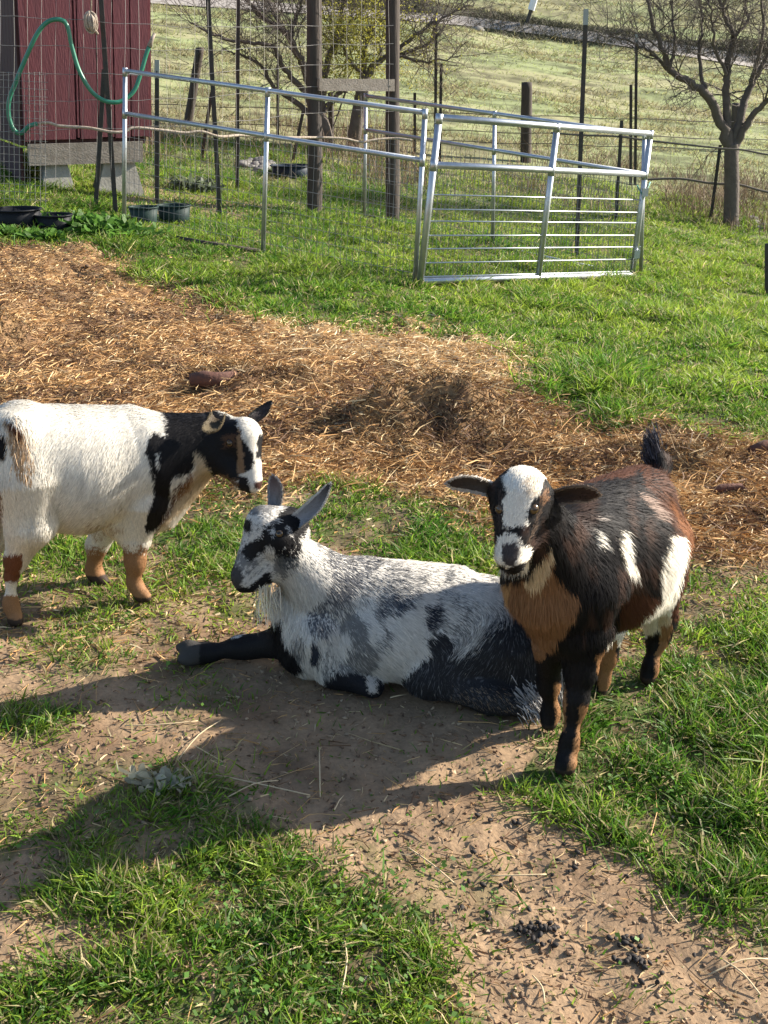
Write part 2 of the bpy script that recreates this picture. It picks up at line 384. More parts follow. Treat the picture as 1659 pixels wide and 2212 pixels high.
        for axk in range(3):
            o1, o2 = [k for k in range(3) if k != axk]
            A = np.swapaxes(np.swapaxes(ins, 0, axk), 0, 0); 
            sl0 = [slice(None)] * 3; sl1 = [slice(None)] * 3; sl0[axk] = slice(0, -1); sl1[axk] = slice(1, None)
            d = ins[tuple(sl0)].astype(int) - ins[tuple(sl1)].astype(int); e = np.argwhere(d != 0); sg = d[d != 0]
            ok = (e[:, o1] > 0) & (e[:, o2] > 0) & (e[:, o1] < n[o1] - 1) & (e[:, o2] < n[o2] - 1); e = e[ok]; sg = sg[ok]
            q = []
            for (a1, a2) in ((0, 0), (1, 0), (1, 1), (0, 1)):
                t = e.copy(); t[:, o1] -= a1; t[:, o2] -= a2; q.append(ids[t[:, 0], t[:, 1], t[:, 2]])
            q = np.stack(q, 1); flip = (sg > 0) ^ (axk == 1); q[flip] = q[flip][:, ::-1]; F.append(q[:, ::-1])
        F = np.concatenate(F)
        for it in range(4):
            f, g = s.grad(V); gl = np.maximum((g * g).sum(1), .2); V = V - g * np.clip(f / gl, -h, h)[:, None]
            if it < 2:   # relax
                acc = np.zeros_like(V); cnt = np.zeros(len(V))
                for a, b in ((0, 1), (1, 2), (2, 3), (3, 0)):
                    np.add.at(acc, F[:, a], V[F[:, b]]); np.add.at(cnt, F[:, a], 1)
                V = V * .5 + .5 * acc / np.maximum(cnt, 1)[:, None]
        f, g = s.grad(V); N = g / np.linalg.norm(g, axis=1, keepdims=True)
        px = proj(V); Cc = paint(px, V, N) * .8
        print('goat verts', len(V), 'box', V.min(0), V.max(0))
        # fur roots on the body
        T = np.concatenate([F[:, [0, 1, 2]], F[:, [0, 2, 3]]]); ar = np.linalg.norm(np.cross(V[T[:, 1]] - V[T[:, 0]], V[T[:, 2]] - V[T[:, 0]]), axis=1) / 2
        nf = int(s.fd * ar.sum()); t = rng.choice(len(T), nf, p=ar / ar.sum()); a, b = rng.random((2, nf)); k = a + b > 1; a[k] = 1 - a[k]; b[k] = 1 - b[k]
        B = V[T[t, 0]] + (V[T[t, 1]] - V[T[t, 0]]) * a[:, None] + (V[T[t, 2]] - V[T[t, 0]]) * b[:, None]
        Nn = N[T[t, 0]]; _, H, FL = s.field(B, True)
        lump = rng.normal(size=(nf, 3)) * .09
        clx = fbm(B[:, 0] + B[:, 2] * .7, B[:, 1] - B[:, 2], 2, 38) - .5; cly = fbm(B[:, 1] + B[:, 2], B[:, 0] + 3, 2, 38) - .5
        H = H + np.stack([clx, cly, clx * .5], 1) * .7
        H = H - Nn * (H * Nn).sum(1)[:, None]; H /= np.linalg.norm(H, axis=1, keepdims=True) + 1e-6
        D = H + Nn * (.17 + .14 * rng.random(nf))[:, None] + lump; D /= np.linalg.norm(D, axis=1, keepdims=True)
        L = s.fl * FL * (.55 + .8 * rng.random(nf)) * (.25 + .75 * ss(.02, .06, B[:, 2])); pc = paint(proj(B), B, Nn)
        pc = pc * (.78 + .42 * rng.random(nf))[:, None]
        parts = [(B, D, L, pc, Nn)]; VV = [V]; FF = [F]; CC = [Cc]; NN = [N]; n0 = len(V)
        for e in s.ears:
            ev, ef, ec, ed = s.ear_mesh(e); VV.append(ev); FF.append(ef + n0); CC.append(ec); n0 += len(ev)
            fn = np.cross(ev[ef[:, 1]] - ev[ef[:, 0]], ev[ef[:, 3]] - ev[ef[:, 0]]); vn_ = np.zeros_like(ev)
            for q in range(4): np.add.at(vn_, ef[:, q], fn)
            vn_ /= np.linalg.norm(vn_, axis=1, keepdims=True) + 1e-9; NN.append(vn_)
            m = 1800; pick = rng.integers(0, len(ef), m); bb = ev[ef[pick]].mean(1) + rng.normal(size=(m, 3)) * .001
            nn = vn_[ef[pick, 0]]; dd = ed + nn * .3 + rng.normal(size=(m, 3)) * .15; dd /= np.linalg.norm(dd, axis=1, keepdims=True)
            parts.append((bb, dd, .008 * (.5 + rng.random(m)), ec[ef[pick, 0]] * (.8 + .4 * rng.random(m))[:, None], nn))
        B, D, L, pc, Nn = [np.concatenate(x) for x in zip(*parts)]; nf = len(B)
        vw = B - np.array([0, 0, CAMZ]); side = np.cross(D, Nn + rng.normal(size=(nf, 3)) * .35); side /= np.linalg.norm(side, axis=1, keepdims=True) + 1e-9
        W = .00045 + .0005 * rng.random(nf); dr = np.array([0, 0, -1.]) * (L * .16)[:, None] - Nn * (L * .12)[:, None]
        p0, p1, p2 = B - Nn * .002, B + D * (L * .55)[:, None] + dr * .3, B + D * L[:, None] + dr
        k5 = np.stack([p0 - side * W[:, None], p0 + side * W[:, None], p1 - side * W[:, None] * .8, p1 + side * W[:, None] * .8, p2], 1).reshape(-1, 3)
        b = n0 + np.arange(nf)[:, None] * 5
        Q = b + np.array([[0, 1, 3, 2]]); Tt = b + np.array([[2, 3, 4]])
        VV.append(k5); CC.append(np.repeat(pc, 5, 0)); fnm = Nn + D * .25; fnm /= np.linalg.norm(fnm, axis=1, keepdims=True); NN.append(np.repeat(fnm, 5, 0))
        o = mesh_np('body', np.concatenate(VV), [np.concatenate(FF + [Q]), Tt], M_coat, s.root, col=np.clip(np.concatenate(CC), 0, 1), smooth=True, normals=np.concatenate(NN))
        s.body = o; return o
    def eye(s, u, v, r=.012, sink=.35, Y=None):
        q = s.surf(u, v) if Y is None else s.pt((u, v, Y)); f, g = s.grad(q[None]); nrm = g[0] / np.linalg.norm(g[0])
        c = q - nrm * r * sink; mb = MB(); V = []; n, m = 32, 24
        lathe(mb, c, [(r * math.sin(math.pi * i / m) + 1e-5, -r * math.cos(math.pi * i / m)) for i in range(m + 1)], n)
        Vv = np.concatenate(mb.v); d = (Vv - c) / r; dn = d @ nrm; hz = np.cross(nrm, [0, 0, 1.]); hz /= np.linalg.norm(hz); uz = np.cross(hz, nrm)
        C = np.full((len(Vv), 3), .012); ir = dn > .55; C[ir] = (.085, .05, .02); pu = ir & (np.abs(d @ uz) < .2) & (np.abs(d @ hz) < .6); C[pu] = .004
        return mesh_np('eye', Vv, [np.array(mb.q)], M_eye, s.root, col=C, smooth=True)
    def hair(s, name, u0v0, dirv, n, L, colr, spread, w=.0011, ylist=None):
        """a loose lock of hair hung from a surface spot"""
        q = s.surf(*u0v0) if ylist is None else s.pt((*u0v0, ylist)); B = q + rng.normal(size=(n, 3)) * np.array(spread)
        D = np.array(dirv) + rng.normal(size=(n, 3)) * .13; D /= np.linalg.norm(D, axis=1, keepdims=True); LL = L * (.5 + .6 * rng.random(n))
        A = rng.normal(size=(n, 3)); sd = np.cross(D, A); sd /= np.linalg.norm(sd, axis=1, keepdims=True)
        cv = rng.normal(size=(n, 3)) * L * .12; rows = []
        for t in (0, .33, .66): c = B + D * (LL * t)[:, None] + cv * t * t; rows += [c - sd * w, c + sd * w]
        rows.append(B + D * LL[:, None] + cv); V = np.stack(rows, 1).reshape(-1, 3); b = np.arange(n)[:, None] * 7
        C = np.repeat(np.array(colr) * (.7 + .5 * rng.random((n, 1))), 7, 0)
        return mesh_np(name, V, [np.concatenate([b + np.array([[0, 1, 3, 2]]), b + np.array([[2, 3, 5, 4]])]), b + np.array([[4, 5, 6]])], M_coat, s.root, col=C)
def painter(conv_inv, base, polys, jit=7, speck=None, post=None, solid=None):
    def f(px, V, N):
        u, v = conv_inv(px[:, 0], px[:, 1])
        ju = (fbm(u, v, 3, .03) - .5) * jit * 4 + rng.normal(size=len(u)) * jit * .4; jv = (fbm(u + 500, v, 3, .02) - .5) * jit * 4 + rng.normal(size=len(u)) * jit * .7
        U = u + ju; W = v + jv; C = np.tile(np.array(base, float), (len(u), 1))
        if speck is not None: C = speck(C, u, v)
        for cl, pg, *pb in polys:
            k = inpoly(U, W, pg)
            if pb: k &= rng.random(len(u)) < pb[0]
            C[k] = cl
        if post is not None: C = post(C, u, v, V, N)
        return C
    return f
WHT = (.86, .81, .71); BLK = (.016, .015, .016); TAN = (.34, .18, .085); CRM = (.62, .50, .34); BRN = (.095, .040, .023); GRY = (.13, .135, .15)
# ---------------- goat standing at the left
c1 = lambda u, v: (.3958 * u, 777.6 + .3958 * v); i1 = lambda x, y: (x / .3958, (y - 777.6) / .3958)
g1 = Goat('white goat with black neck and tan legs standing at the left edge', (-.92, 2.98), c1)
g1.chain((725,530,3.04,.138),(430,590,2.97,.168),(130,525,2.89,.145), fl=1.15, g=1.1)
g1.chain((430,730,2.96,.110),(230,735,2.93,.098), fl=1.0, g=.8)
g1.chain((700,352,3.05,.052),(300,368,2.97,.056), fl=1.1, g=.6)
g1.chain((130,400,2.90,.085),(20,490,2.85,.105), g=1)
g1.chain((800,780,3.06,.065),(700,830,3.03,.085), g=1)
g1.chain((130,650,2.83,.115),(165,880,2.81,.066),(90,1090,2.82,.029), fl=.8)
g1.chain((85,1085,2.82,.029),(62,1180,2.83,.018),(58,1310,2.84,.016),(62,1345,2.84,.019),(84,1400,2.83,.019), fl=.25)
g1.chain((72,1425,2.83,.016),(100,1430,2.82,.014), fl=.2)
g1.chain((-60,760,2.98,.09),(-40,940,3.0,.05),(-90,1100,3.0,.032),(-90,1330,3.0,.027),(-70,1370,2.99,.034), fl=.4)
g1.chain((760,760,3.0,.088),(742,960,2.99,.042), fl=.7)
g1.chain((742,955,2.99,.040),(738,1085,2.98,.028),(738,1120,2.98,.025),(728,1200,2.98,.017),(740,1232,2.98,.019),(772,1272,2.97,.020), fl=.25)
g1.chain((768,1294,2.97,.016),(803,1298,2.96,.014), fl=.2)
g1.chain((600,860,3.12,.055),(530,1010,3.13,.030),(508,1130,3.13,.017),(515,1160,3.13,.019),(545,1198,3.12,.020), fl=.25)
g1.chain((545,1215,3.12,.015),(575,1218,3.11,.014), fl=.2)
g1.chain((1170,425,3.10,.076),(880,520,3.06,.130), g=.6, fl=.9)
g1.chain((1120,570,3.10,.036),(860,760,3.06,.090), g=.6, fl=.9)
g1.chain((1330,400,3.05,.046),(1225,430,3.08,.066), fl=.45, g=.1)
g1.chain((1385,655,3.0,.027),(1345,430,3.04,.046), fl=.28, g=.1)
g1.chain((1310,640,3.02,.024),(1205,520,3.06,.055), fl=.4, g=.1)
g1.chain((1378,690,3.0,.021),(1320,670,3.02,.022), fl=.25, g=.1)
g1.chain((45,330,2.85,.026),(105,380,2.80,.030),(125,540,2.78,.026),(140,630,2.78,.010), fl=1.5, g=.6)
g1.ear((1378,330,3.10),(1474,232,3.15),.019,(-.3,-.9,.1), outer=(.03,.03,.03), inner=(.06,.05,.05), blunt=.35)
g1.ear((1195,330,3.01),(1135,392,2.93),.024,(-.15,-.75,.65), cup=.75, outer=(.10,.08,.05), inner=(.06,.045,.03), tipc=(.16,.13,.08))
def post1(C, u, v, V, N):
    k = (v + rng.normal(size=len(v)) * 16 > 1000 + 60 * fbm(u, v, 2, .03)) & (u > 420); C[k] = TAN
    k = (v > 1285) & (u < 200); C[k] = TAN
    n = fbm(u * .8, v * .25, 3, .03); k = (v > 150) & (C[:, 0] > .7); C[k] = C[k] * (1 - .14 * ss(.45, .8, n[k]))[:, None]
    hf = V[:, 2] < .03; C[hf] = (.06, .04, .03)
    return C
p1 = painter(i1, WHT, [
 (BLK, [(850,200),(1160,220),(1290,260),(1330,330),(1305,430),(1320,560),(1300,665),(1210,650),(1150,600),(1095,520),(1060,560),(1060,600),(945,640),(935,760),(870,900),(800,940),(795,850),(840,760),(850,640),(800,480),(840,380),(915,420),(905,330)]),
 (BRN, [(1060,600),(1060,660),(970,760),(890,900),(840,960),(865,900),(935,770),(960,680)], .7),
 (CRM, [(1070,490),(1110,530),(1170,640),(1160,700),(1000,800),(900,900),(880,900),(970,760),(1070,640)]),
 (TAN, [(1060,600),(1070,660),(980,760),(960,740)], .6),
 (WHT, [(1160,240),(1213,240),(1292,300),(1290,329),(1251,312),(1190,280)]),
 ((.5,.48,.45), [(1290,240),(1400,260),(1420,330),(1295,330)]),
 (WHT, [(1290,305),(1405,305),(1500,414),(1500,654),(1384,602),(1384,531),(1387,490),(1350,466),(1319,414),(1292,366)]),
 (WHT, [(1384,531),(1480,537),(1480,665),(1398,700),(1398,719),(1370,719),(1352,654),(1343,616),(1377,582)]),
 (BLK, [(1322,425),(1350,460),(1383,510),(1383,565),(1353,620),(1333,624),(1327,500)]),
 (BLK, [(1412,410),(1470,420),(1440,560),(1400,540),(1392,510)]),
 ((.30,.19,.11), [(1292,366),(1322,435),(1330,517),(1334,622),(1302,636),(1300,517)]),
 ((.10,.055,.035), [(1213,410),(1288,410),(1290,480),(1220,480)], .8),
 ((.17,.10,.055), [(1206,622),(1244,628),(1311,665),(1307,704),(1240,692)], .85),
 (BLK, [(1300,636),(1352,648),(1372,719),(1390,745),(1346,745),(1300,715)]),
 ((.10,.05,.04), [(1380,668),(1450,660),(1450,720),(1398,712)]),
 ((.20,.08,.04), [(0,1060),(130,1050),(108,1210),(0,1215)]),
 ((.02,.015,.015), [(-60,1330),(30,1350),(60,1450),(-60,1460)]),
 ((.48,.31,.17), [(30,310),(115,360),(180,520),(170,670),(90,640),(60,450)], .72),
 (BRN, [(45,320),(100,350),(115,430),(90,440)]),
 (BLK, [(-60,390),(20,400),(45,440),(40,510),(0,540),(-60,540)]),
 ((.25,.14,.08), [(-200,600),(-10,650),(12,800),(0,960),(-200,960)], .6),
 ((.50,.38,.25), [(480,880),(600,890),(690,905),(600,960),(520,990),(490,960)], .45),
 (WHT, [(870,480),(885,560),(880,600),(862,540)]),
], jit=6, post=post1)
g1.build(p1); g1.eye(1252,455)
g1.hair('beard', (1240,700), (-.25,-.1,-1), 130, .075, (.75,.68,.52), (.014,.01,.004))
g1.hair('tail_hair', (105,520), (.1,-.3,-1), 260, .06, (.42,.30,.19), (.016,.01,.03), ylist=2.76)
0 and g1.hair('forelock', (1330,330), (.35,-.5,.25), 260, .011, (.8,.76,.66), (.022,.014,.010))
# ---------------- goat lying in the middle
c2 = lambda u, v: (362.9 + .5208 * u, 993.6 + .5208 * v); i2 = lambda x, y: ((x - 362.9) / .5208, (y - 993.6) / .5208)
g2 = Goat('mottled white and black bearded goat lying on the ground with one foreleg stretched out', (0, 2.55), c2, flen=.021)
g2.chain((780,590,2.63,.118),(1000,670,2.59,.138),(1290,700,2.57,.135),(1420,760,2.53,.125), fl=1.2, g=.55)
g2.chain((840,480,2.66,.045),(1180,540,2.62,.065), fl=1.1, g=.4)
g2.chain((860,740,2.54,.105),(1120,770,2.52,.105), fl=1.2, g=.5)
g2.chain((550,620,2.62,.080),(600,770,2.57,.090), fl=1.2, g=.7)
g2.chain((505,400,2.60,.062),(690,570,2.62,.112), fl=1.0, g=.4)
g2.chain((640,740,2.53,.075),(690,865,2.49,.048), fl=.9)
g2.chain((690,875,2.49,.042),(850,945,2.44,.030), fl=.6)
g2.chain((540,745,2.60,.056),(340,775,2.62,.027),(290,778,2.62,.025),(185,798,2.62,.0165),(155,800,2.62,.019),(120,802,2.62,.018), fl=.3)
g2.chain((115,790,2.61,.016),(85,778,2.615,.016),(48,776,2.62,.012), fl=.12)
g2.chain((115,815,2.60,.016),(88,824,2.59,.016),(56,828,2.585,.012), fl=.12)
g2.chain((1330,790,2.50,.125),(1090,885,2.45,.065), fl=1.2, g=.4)
g2.chain((1090,905,2.43,.045),(1340,985,2.37,.042),(1480,1020,2.34,.030), fl=.8)
g2.chain((1450,840,2.46,.105),(1490,960,2.40,.05), fl=1.3, g=.5)
g2.chain((1520,800,2.50,.07),(1600,900,2.44,.045), fl=1.3, g=.5)
g2.chain((400,262,2.575,.046),(490,285,2.60,.058), fl=.5, g=.1)
g2.chain((305,478,2.535,.030),(385,320,2.57,.047), fl=.32, g=.1)
g2.chain((355,492,2.55,.024),(470,400,2.58,.052), fl=.4, g=.1)
g2.chain((312,520,2.535,.020),(360,505,2.55,.022), fl=.25, g=.1)
g2.chain((460,330,2.56,.050),(520,420,2.60,.055), fl=.5, g=.2)
g2.ear((453,200,2.62),(436,70,2.655),.021,(-.4,-.85,.2), cup=.55, outer=(.30,.29,.29), inner=(.30,.28,.27), tipc=(.12,.08,.08), blunt=.62)
g2.ear((545,262,2.57),(670,102,2.55),.026,(-.75,-.6,.1), cup=.6, outer=(.55,.53,.5), inner=(.34,.33,.34), tipc=(.03,.028,.03), blunt=.3)
def sp2(C, u, v):
    n = fbm(u * 1.0 + v * .3, v * .6 - u * .3, 4, .017); m = fbm(u, v, 3, .006); r = rng.random(len(u))
    hd = (u < 560) & (v < 480); nk = inpoly(u, v, [(600,260),(740,330),(880,420),(820,600),(660,760),(590,700),(640,520),(600,400)])
    k = (ss(.42, .66, n) * (.4 + .75 * m)) * 1.0 + .16 * hd + .16 * nk > r; C[k] = C[k] * .25 + np.array((.06, .065, .075)) * .75
    return C
def post2(C, u, v, V, N):
    hf = (u < 130) & (v > 740); C[hf] = (.07, .065, .06); return C
p2 = painter(i2, (.68, .65, .60), [
 ((.10,.105,.12), [(630,240),(730,370),(840,395),(900,420),(800,480),(760,520),(720,600),(650,730),(590,700),(570,640),(670,520),(650,400)], .62),
 ((.62,.6,.56), [(520,330),(600,330),(660,470),(640,560),(560,640),(480,640),(470,500)]),
 (GRY, [(700,500),(820,450),(780,540),(720,570)], .6),
 (BLK, [(380,690),(480,640),(470,720),(520,800),(560,860),(400,900),(0,900),(0,740),(300,740)]),
 ((.03,.035,.05), [(1045,600),(1110,590),(1125,640),(1095,700),(1060,690)], .85),
 ((.06,.07,.09), [(900,560),(1010,555),(990,610),(930,640),(860,625)], .7),
 ((.13,.13,.14), [(1060,740),(1130,700),(1180,760),(1230,810),(1330,690),(1400,620),(1700,560),(1700,1100),(1100,1100),(1000,1010),(940,960),(955,900),(1040,850),(1080,790)], .98),
 ((.032,.032,.036), [(1060,740),(1130,700),(1180,760),(1230,810),(1330,700),(1400,640),(1700,600),(1700,1100),(1100,1100),(1000,1010),(940,960),(955,900),(1040,850),(1080,790)], .9),
 ((.30,.22,.15), [(1180,930),(1500,960),(1500,1060),(1150,1020)], .10),
 ((.42,.40,.38), [(1300,600),(1420,560),(1480,640),(1380,700),(1250,820),(1180,800)], .30),
 ((.04,.045,.06), [(600,720),(625,780),(620,850),(585,820)]),
 ((.02,.02,.025), [(700,880),(760,870),(850,890),(960,960),(940,1060),(640,1000),(640,900)]),
 ((.55,.5,.45), [(810,890),(860,900),(870,960),(830,970)]),
 (BLK, [(380,285),(430,262),(472,243),(502,303),(520,333),(442,368),(400,350),(385,321)]),
 (BLK, [(448,228),(487,185),(560,180),(590,240),(560,310),(520,318),(496,273)]),
 (BLK, [(418,327),(532,312),(548,363),(543,400),(502,420),(448,393)], .92),
 ((.10,.11,.12), [(440,390),(545,395),(541,445),(500,460),(455,440)], .6),
 ((.55,.53,.5), [(415,285),(440,275),(450,300),(425,315)], .8),
 (BLK, [(301,387),(331,345),(382,318),(402,333),(402,366),(358,396),(346,420),(319,405)]),
 (BLK, [(318,245),(343,262),(340,305),(312,305)]),
 ((.07,.065,.065), [(240,440),(292,443),(313,465),(309,495),(288,530),(240,530)]),
 (BLK, [(240,528),(322,523),(376,487),(412,463),(428,515),(382,532),(337,560),(240,570)]),
], jit=6, speck=sp2, post=post2)
g2.build(p2); g2.eye(462,305, .011, .45); g2.eye(330,282, Y=2.575)
g2.hair('beard', (400,520), (.03,-.12,-1), 70, .12, (.72,.66,.52), (.016,.008,.004))
g2.hair('tail', (1490,985), (.5,-.35,-.5), 260, .04, (.34,.33,.33), (.02,.02,.02))
# ---------------- goat standing at the right
c3 = lambda u, v: (933 + .3646 * u, 907 + .3646 * v); i3 = lambda x, y: ((x - 933) / .3646, (y - 907) / .3646)
g3 = Goat('dark brown and black goat with white face blaze standing at the right facing the camera', (.55, 2.33), c3, fdens=210000, flen=.030)
g3.chain((860,750,2.28,.118),(1100,770,2.42,.142),(1225,750,2.52,.115), fl=1.2, g=1.0)
g3.chain((890,560,2.34,.065),(1220,480,2.54,.085), fl=1.2, g=.8)
g3.chain((1090,940,2.38,.112),(1200,920,2.47,.102), fl=1.2, g=.9)
g3.chain((1230,545,2.58,.088),(1300,700,2.60,.095), fl=1.1, g=1)
g3.chain((700,1010,2.19,.094),(735,1165,2.20,.068), fl=1.0, g=.8)
g3.chain((860,980,2.22,.11),(880,1200,2.20,.068), fl=1.0, g=.8)
g3.chain((590,590,2.12,.066),(710,860,2.21,.110), fl=1.0, g=.6)
g3.chain((885,1250,2.20,.060),(880,1480,2.17,.034), fl=.5)
g3.chain((880,1480,2.17,.032),(858,1650,2.15,.025),(848,1710,2.15,.022),(820,1880,2.13,.016),(810,1930,2.13,.019),(792,2015,2.115,.020), fl=.2)
g3.chain((772,2040,2.10,.0145),(758,2068,2.095,.013), fl=.2)
g3.chain((815,2042,2.10,.0145),(812,2070,2.095,.013), fl=.2)
g3.chain((700,1330,2.24,.046),(690,1540,2.28,.024),(692,1580,2.28,.022),(705,1710,2.29,.016),(700,1745,2.29,.019),(692,1800,2.28,.020), fl=.2)
g3.chain((1300,920,2.50,.085),(1345,1160,2.53,.040),(1345,1270,2.54,.026), fl=.6)
g3.chain((1345,1260,2.54,.027),(1325,1330,2.53,.019),(1297,1450,2.51,.016),(1290,1490,2.51,.018),(1275,1530,2.50,.020), fl=.2)
g3.chain((1050,1230,2.42,.045),(1040,1400,2.44,.024),(1015,1540,2.44,.016),(1000,1610,2.44,.020), fl=.2)
g3.chain((540,400,2.07,.037),(570,485,2.11,.050), fl=.7, g=.1)
g3.chain((463,795,2.0,.030),(528,450,2.05,.054), fl=.35, g=.1)
g3.chain((478,845,2.02,.025),(568,600,2.09,.046), fl=.4, g=.1)
g3.chain((392,440,2.06,.022),(430,510,2.05,.024), fl=.3)
g3.chain((642,450,2.06,.020),(622,520,2.05,.022), fl=.3)
g3.chain((1330,330,2.66,.030),(1345,260,2.68,.028),(1290,150,2.69,.010), fl=.8, g=-.4)
g3.ear((375,405,2.085),(98,372,2.06),.0205,(0,-.85,-.35), cup=.5, outer=(.55,.52,.48), inner=(.12,.11,.10), tipc=(.05,.035,.03), blunt=.68)
g3.ear((700,448,2.095),(982,440,2.08),.0225,(-.1,-.85,-.3), cup=.5, outer=(.22,.17,.13), inner=(.035,.03,.028), tipc=(.07,.04,.03), blunt=.68)
def post3(C, u, v, V, N):
    hf = V[:, 2] < .03; C[hf] = (.05, .035, .028)
    n = fbm(u, v * .4, 3, .02); k = (C[:, 0] < .02) & (v < 1300); C[k] = C[k] + np.array((.045, .022, .013)) * ss(.5, .75, n[k])[:, None]
    return C
p3 = painter(i3, (.013,.012,.013), [
 (BRN, [(1220,260),(1400,320),(1540,420),(1750,600),(1750,1050),(1430,1180),(1330,1200),(1480,960),(1430,700),(1330,520),(1220,380)], .8),
 ((.20,.085,.04), [(1340,420),(1500,560),(1560,760),(1520,900),(1480,700),(1400,540)]),
 ((.09,.04,.025), [(800,400),(900,330),(1100,250),(1240,270),(1180,330),(960,380)]),
 ((.28,.2,.16), [(1190,420),(1290,470),(1380,580),(1330,590),(1220,480)]),
 (WHT, [(1385,660),(1490,680),(1500,800),(1450,1050),(1400,1180),(1250,1290),(1050,1360),(1045,1290),(1240,1150),(1340,1050),(1335,830)]),
 (WHT, [(1078,640),(1125,640),(1160,760),(1215,905),(1150,880),(1090,760)]),
 (WHT, [(940,640),(985,645),(1000,710),(960,745)]),
 ((.35,.3,.26), [(930,570),(975,580),(985,600),(940,590)]),
 (BRN, [(1150,990),(1340,1010),(1250,1160),(1110,1260),(1090,1150)]),
 ((.25,.135,.07), [(400,960),(550,890),(700,740),(715,900),(875,1040),(810,1200),(700,1350),(650,1430),(540,1400),(470,1200),(400,1080)]),
 (CRM, [(530,890),(640,810),(700,740),(700,850),(640,960),(560,960)]),
 ((.5,.3,.14), [(425,940),(480,930),(450,1080),(425,1050)]),
 (TAN, [(880,1690),(960,1690),(900,1900),(910,2100),(805,2100),(842,1900)]),
 (TAN, [(722,1560),(790,1560),(800,1850),(730,1850)]),
 (CRM, [(1330,1140),(1420,1140),(1410,1240),(1350,1260)]),
 (TAN, [(1365,1200),(1430,1200),(1370,1450),(1360,1600),(1310,1600),(1325,1420)]),
 (TAN, [(975,1360),(1100,1300),(1080,1640),(990,1660)]),
 (BLK, [(1200,60),(1420,60),(1420,360),(1300,270)]),
 (BLK, [(340,300),(420,300),(560,260),(760,330),(760,520),(700,640),(690,740),(560,910),(440,920),(370,850),(330,640)]),
 (WHT, [(435,320),(480,230),(600,230),(680,320),(690,348),(660,368),(642,437),(590,500),(566,557),(562,640),(425,640),(414,488),(440,425),(408,350)]),
 ((.64,.54,.42), [(520,385),(560,345),(630,345),(655,385),(640,425),(590,480),(560,450)], .7),
 (WHT, [(392,705),(420,680),(500,680),(530,745),(585,770),(575,850),(530,905),(430,905),(370,850),(375,760)]),
 ((.07,.06,.06), [(418,760),(440,735),(490,735),(508,765),(510,830),(480,868),(430,865),(412,830)]),
 ((.02,.018,.018), [(390,860),(450,880),(550,850),(560,880),(500,930),(400,920)]),
 ((.06,.045,.04), [(392,400),(412,430),(412,640),(395,690)], .8),
 ((.20,.11,.06), [(665,400),(690,430),(685,490),(640,540),(640,470)], .85),
 ((.13,.09,.065), [(640,500),(655,520),(580,740),(565,735),(600,600)], .6),
], jit=6, post=post3)
g3.build(p3); g3.eye(396,528, .011, .5); g3.eye(608,530, .012, .5)
0 and g3.hair('forelock', (530,330), (-.1,-.8,.05), 500, .012, (.8,.76,.68), (.034,.02,.010))
g3.hair('tail_hair', (1310,200), (-.35,.1,.9), 600, .035, (.05,.05,.065), (.010,.012,.022), ylist=2.68)
g2.hair('rump_tuft', (1610,900), (.15,-.3,-1), 300, .09, (.42,.40,.37), (.018,.02,.025), ylist=2.40)
# ============================================================ grass, straw and litter
M_grass = mat('grass blade', (.1, .2, .03), .5, attr=True, transl=.5, spec=.3)
M_straw = mat('straw', (.4, .25, .1), .7, attr=True, transl=.12, spec=.3)
def gcol(x, y, n, dryness=.12):
    a = np.array([.09, .22, .022]); b = np.array([.36, .47, .055]); c = np.array([.50, .42, .22])
    t = np.clip(fbm(x, y, 3, 1.7) * 1.2 + fbm(x, y, 2, 12) * .9 - .75 + .25 * ss(4, 8, y) * ss(-.5, 2, x) + rng.normal(size=n) * .28, 0, 1)[:, None]; C = a * (1 - t) + b * t  # sun glow painted in: far right blades turn yellower and brighter
    d = rng.random(n) < dryness; C[d] = c * (.6 + .7 * rng.random(d.sum()))[:, None]
    return C * (.45 + .85 * rng.random(n))[:, None]
def grass(y0, y1, n, L, W, thr=.5, wide=.42, extra=.6, power=1.0, dry=.12, lean=.55, name='grass', label=None):
    x, y = scatter(y0, y1, n, power, wide, extra); s_, p_, g_ = cover(x + rng.normal(size=n) * .018 * y, y + rng.normal(size=n) * .022 * y)
    tuft = fbm(x, y, 3, 6.5); keep = rng.random(n) < g_ ** .9 * np.clip((tuft - .22) * 2.8, .22, 1) + .03 * (1 - s_)
    keep &= ~((s_ > .5) & (rng.random(n) > .03))
    x, y, tuft, g_ = x[keep], y[keep], tuft[keep], g_[keep]; k = len(x); z = height(x, y)
    big = fbm(x + 11, y, 2, 1.9)
    LL = L * (.45 + .9 * rng.random(k)) * (.7 + .75 * ss(.3, .75, tuft)) * (.75 + .6 * ss(.35, .7, big)) * (.65 + .35 * g_)
    D = rng.normal(size=(k, 3)) * lean; D[:, 2] = 1
    D[:, 0] += (fbm(x, y + 90, 2, 7) - .5) * 1.5; D[:, 1] += (fbm(x + 90, y, 2, 7) - .5) * 1.5
    B = np.stack([x, y, z - .006], 1)
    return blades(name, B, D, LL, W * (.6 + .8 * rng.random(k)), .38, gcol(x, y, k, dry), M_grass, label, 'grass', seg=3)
grass(1.05, 2.7, 240000, .050, .0044, wide=.44, extra=.35, dry=.22, label='short green grass growing in patches on the bare dirt around the goats')
grass(2.7, 5.2, 290000, .052, .0054, wide=.44, extra=.3, dry=.16, label='green grass beside and behind the straw covered ground')
grass(5.2, 16.5, 760000, .070, .0085, wide=.42, extra=.4, dry=.13, label='lush bright green grass around the metal pen panels')
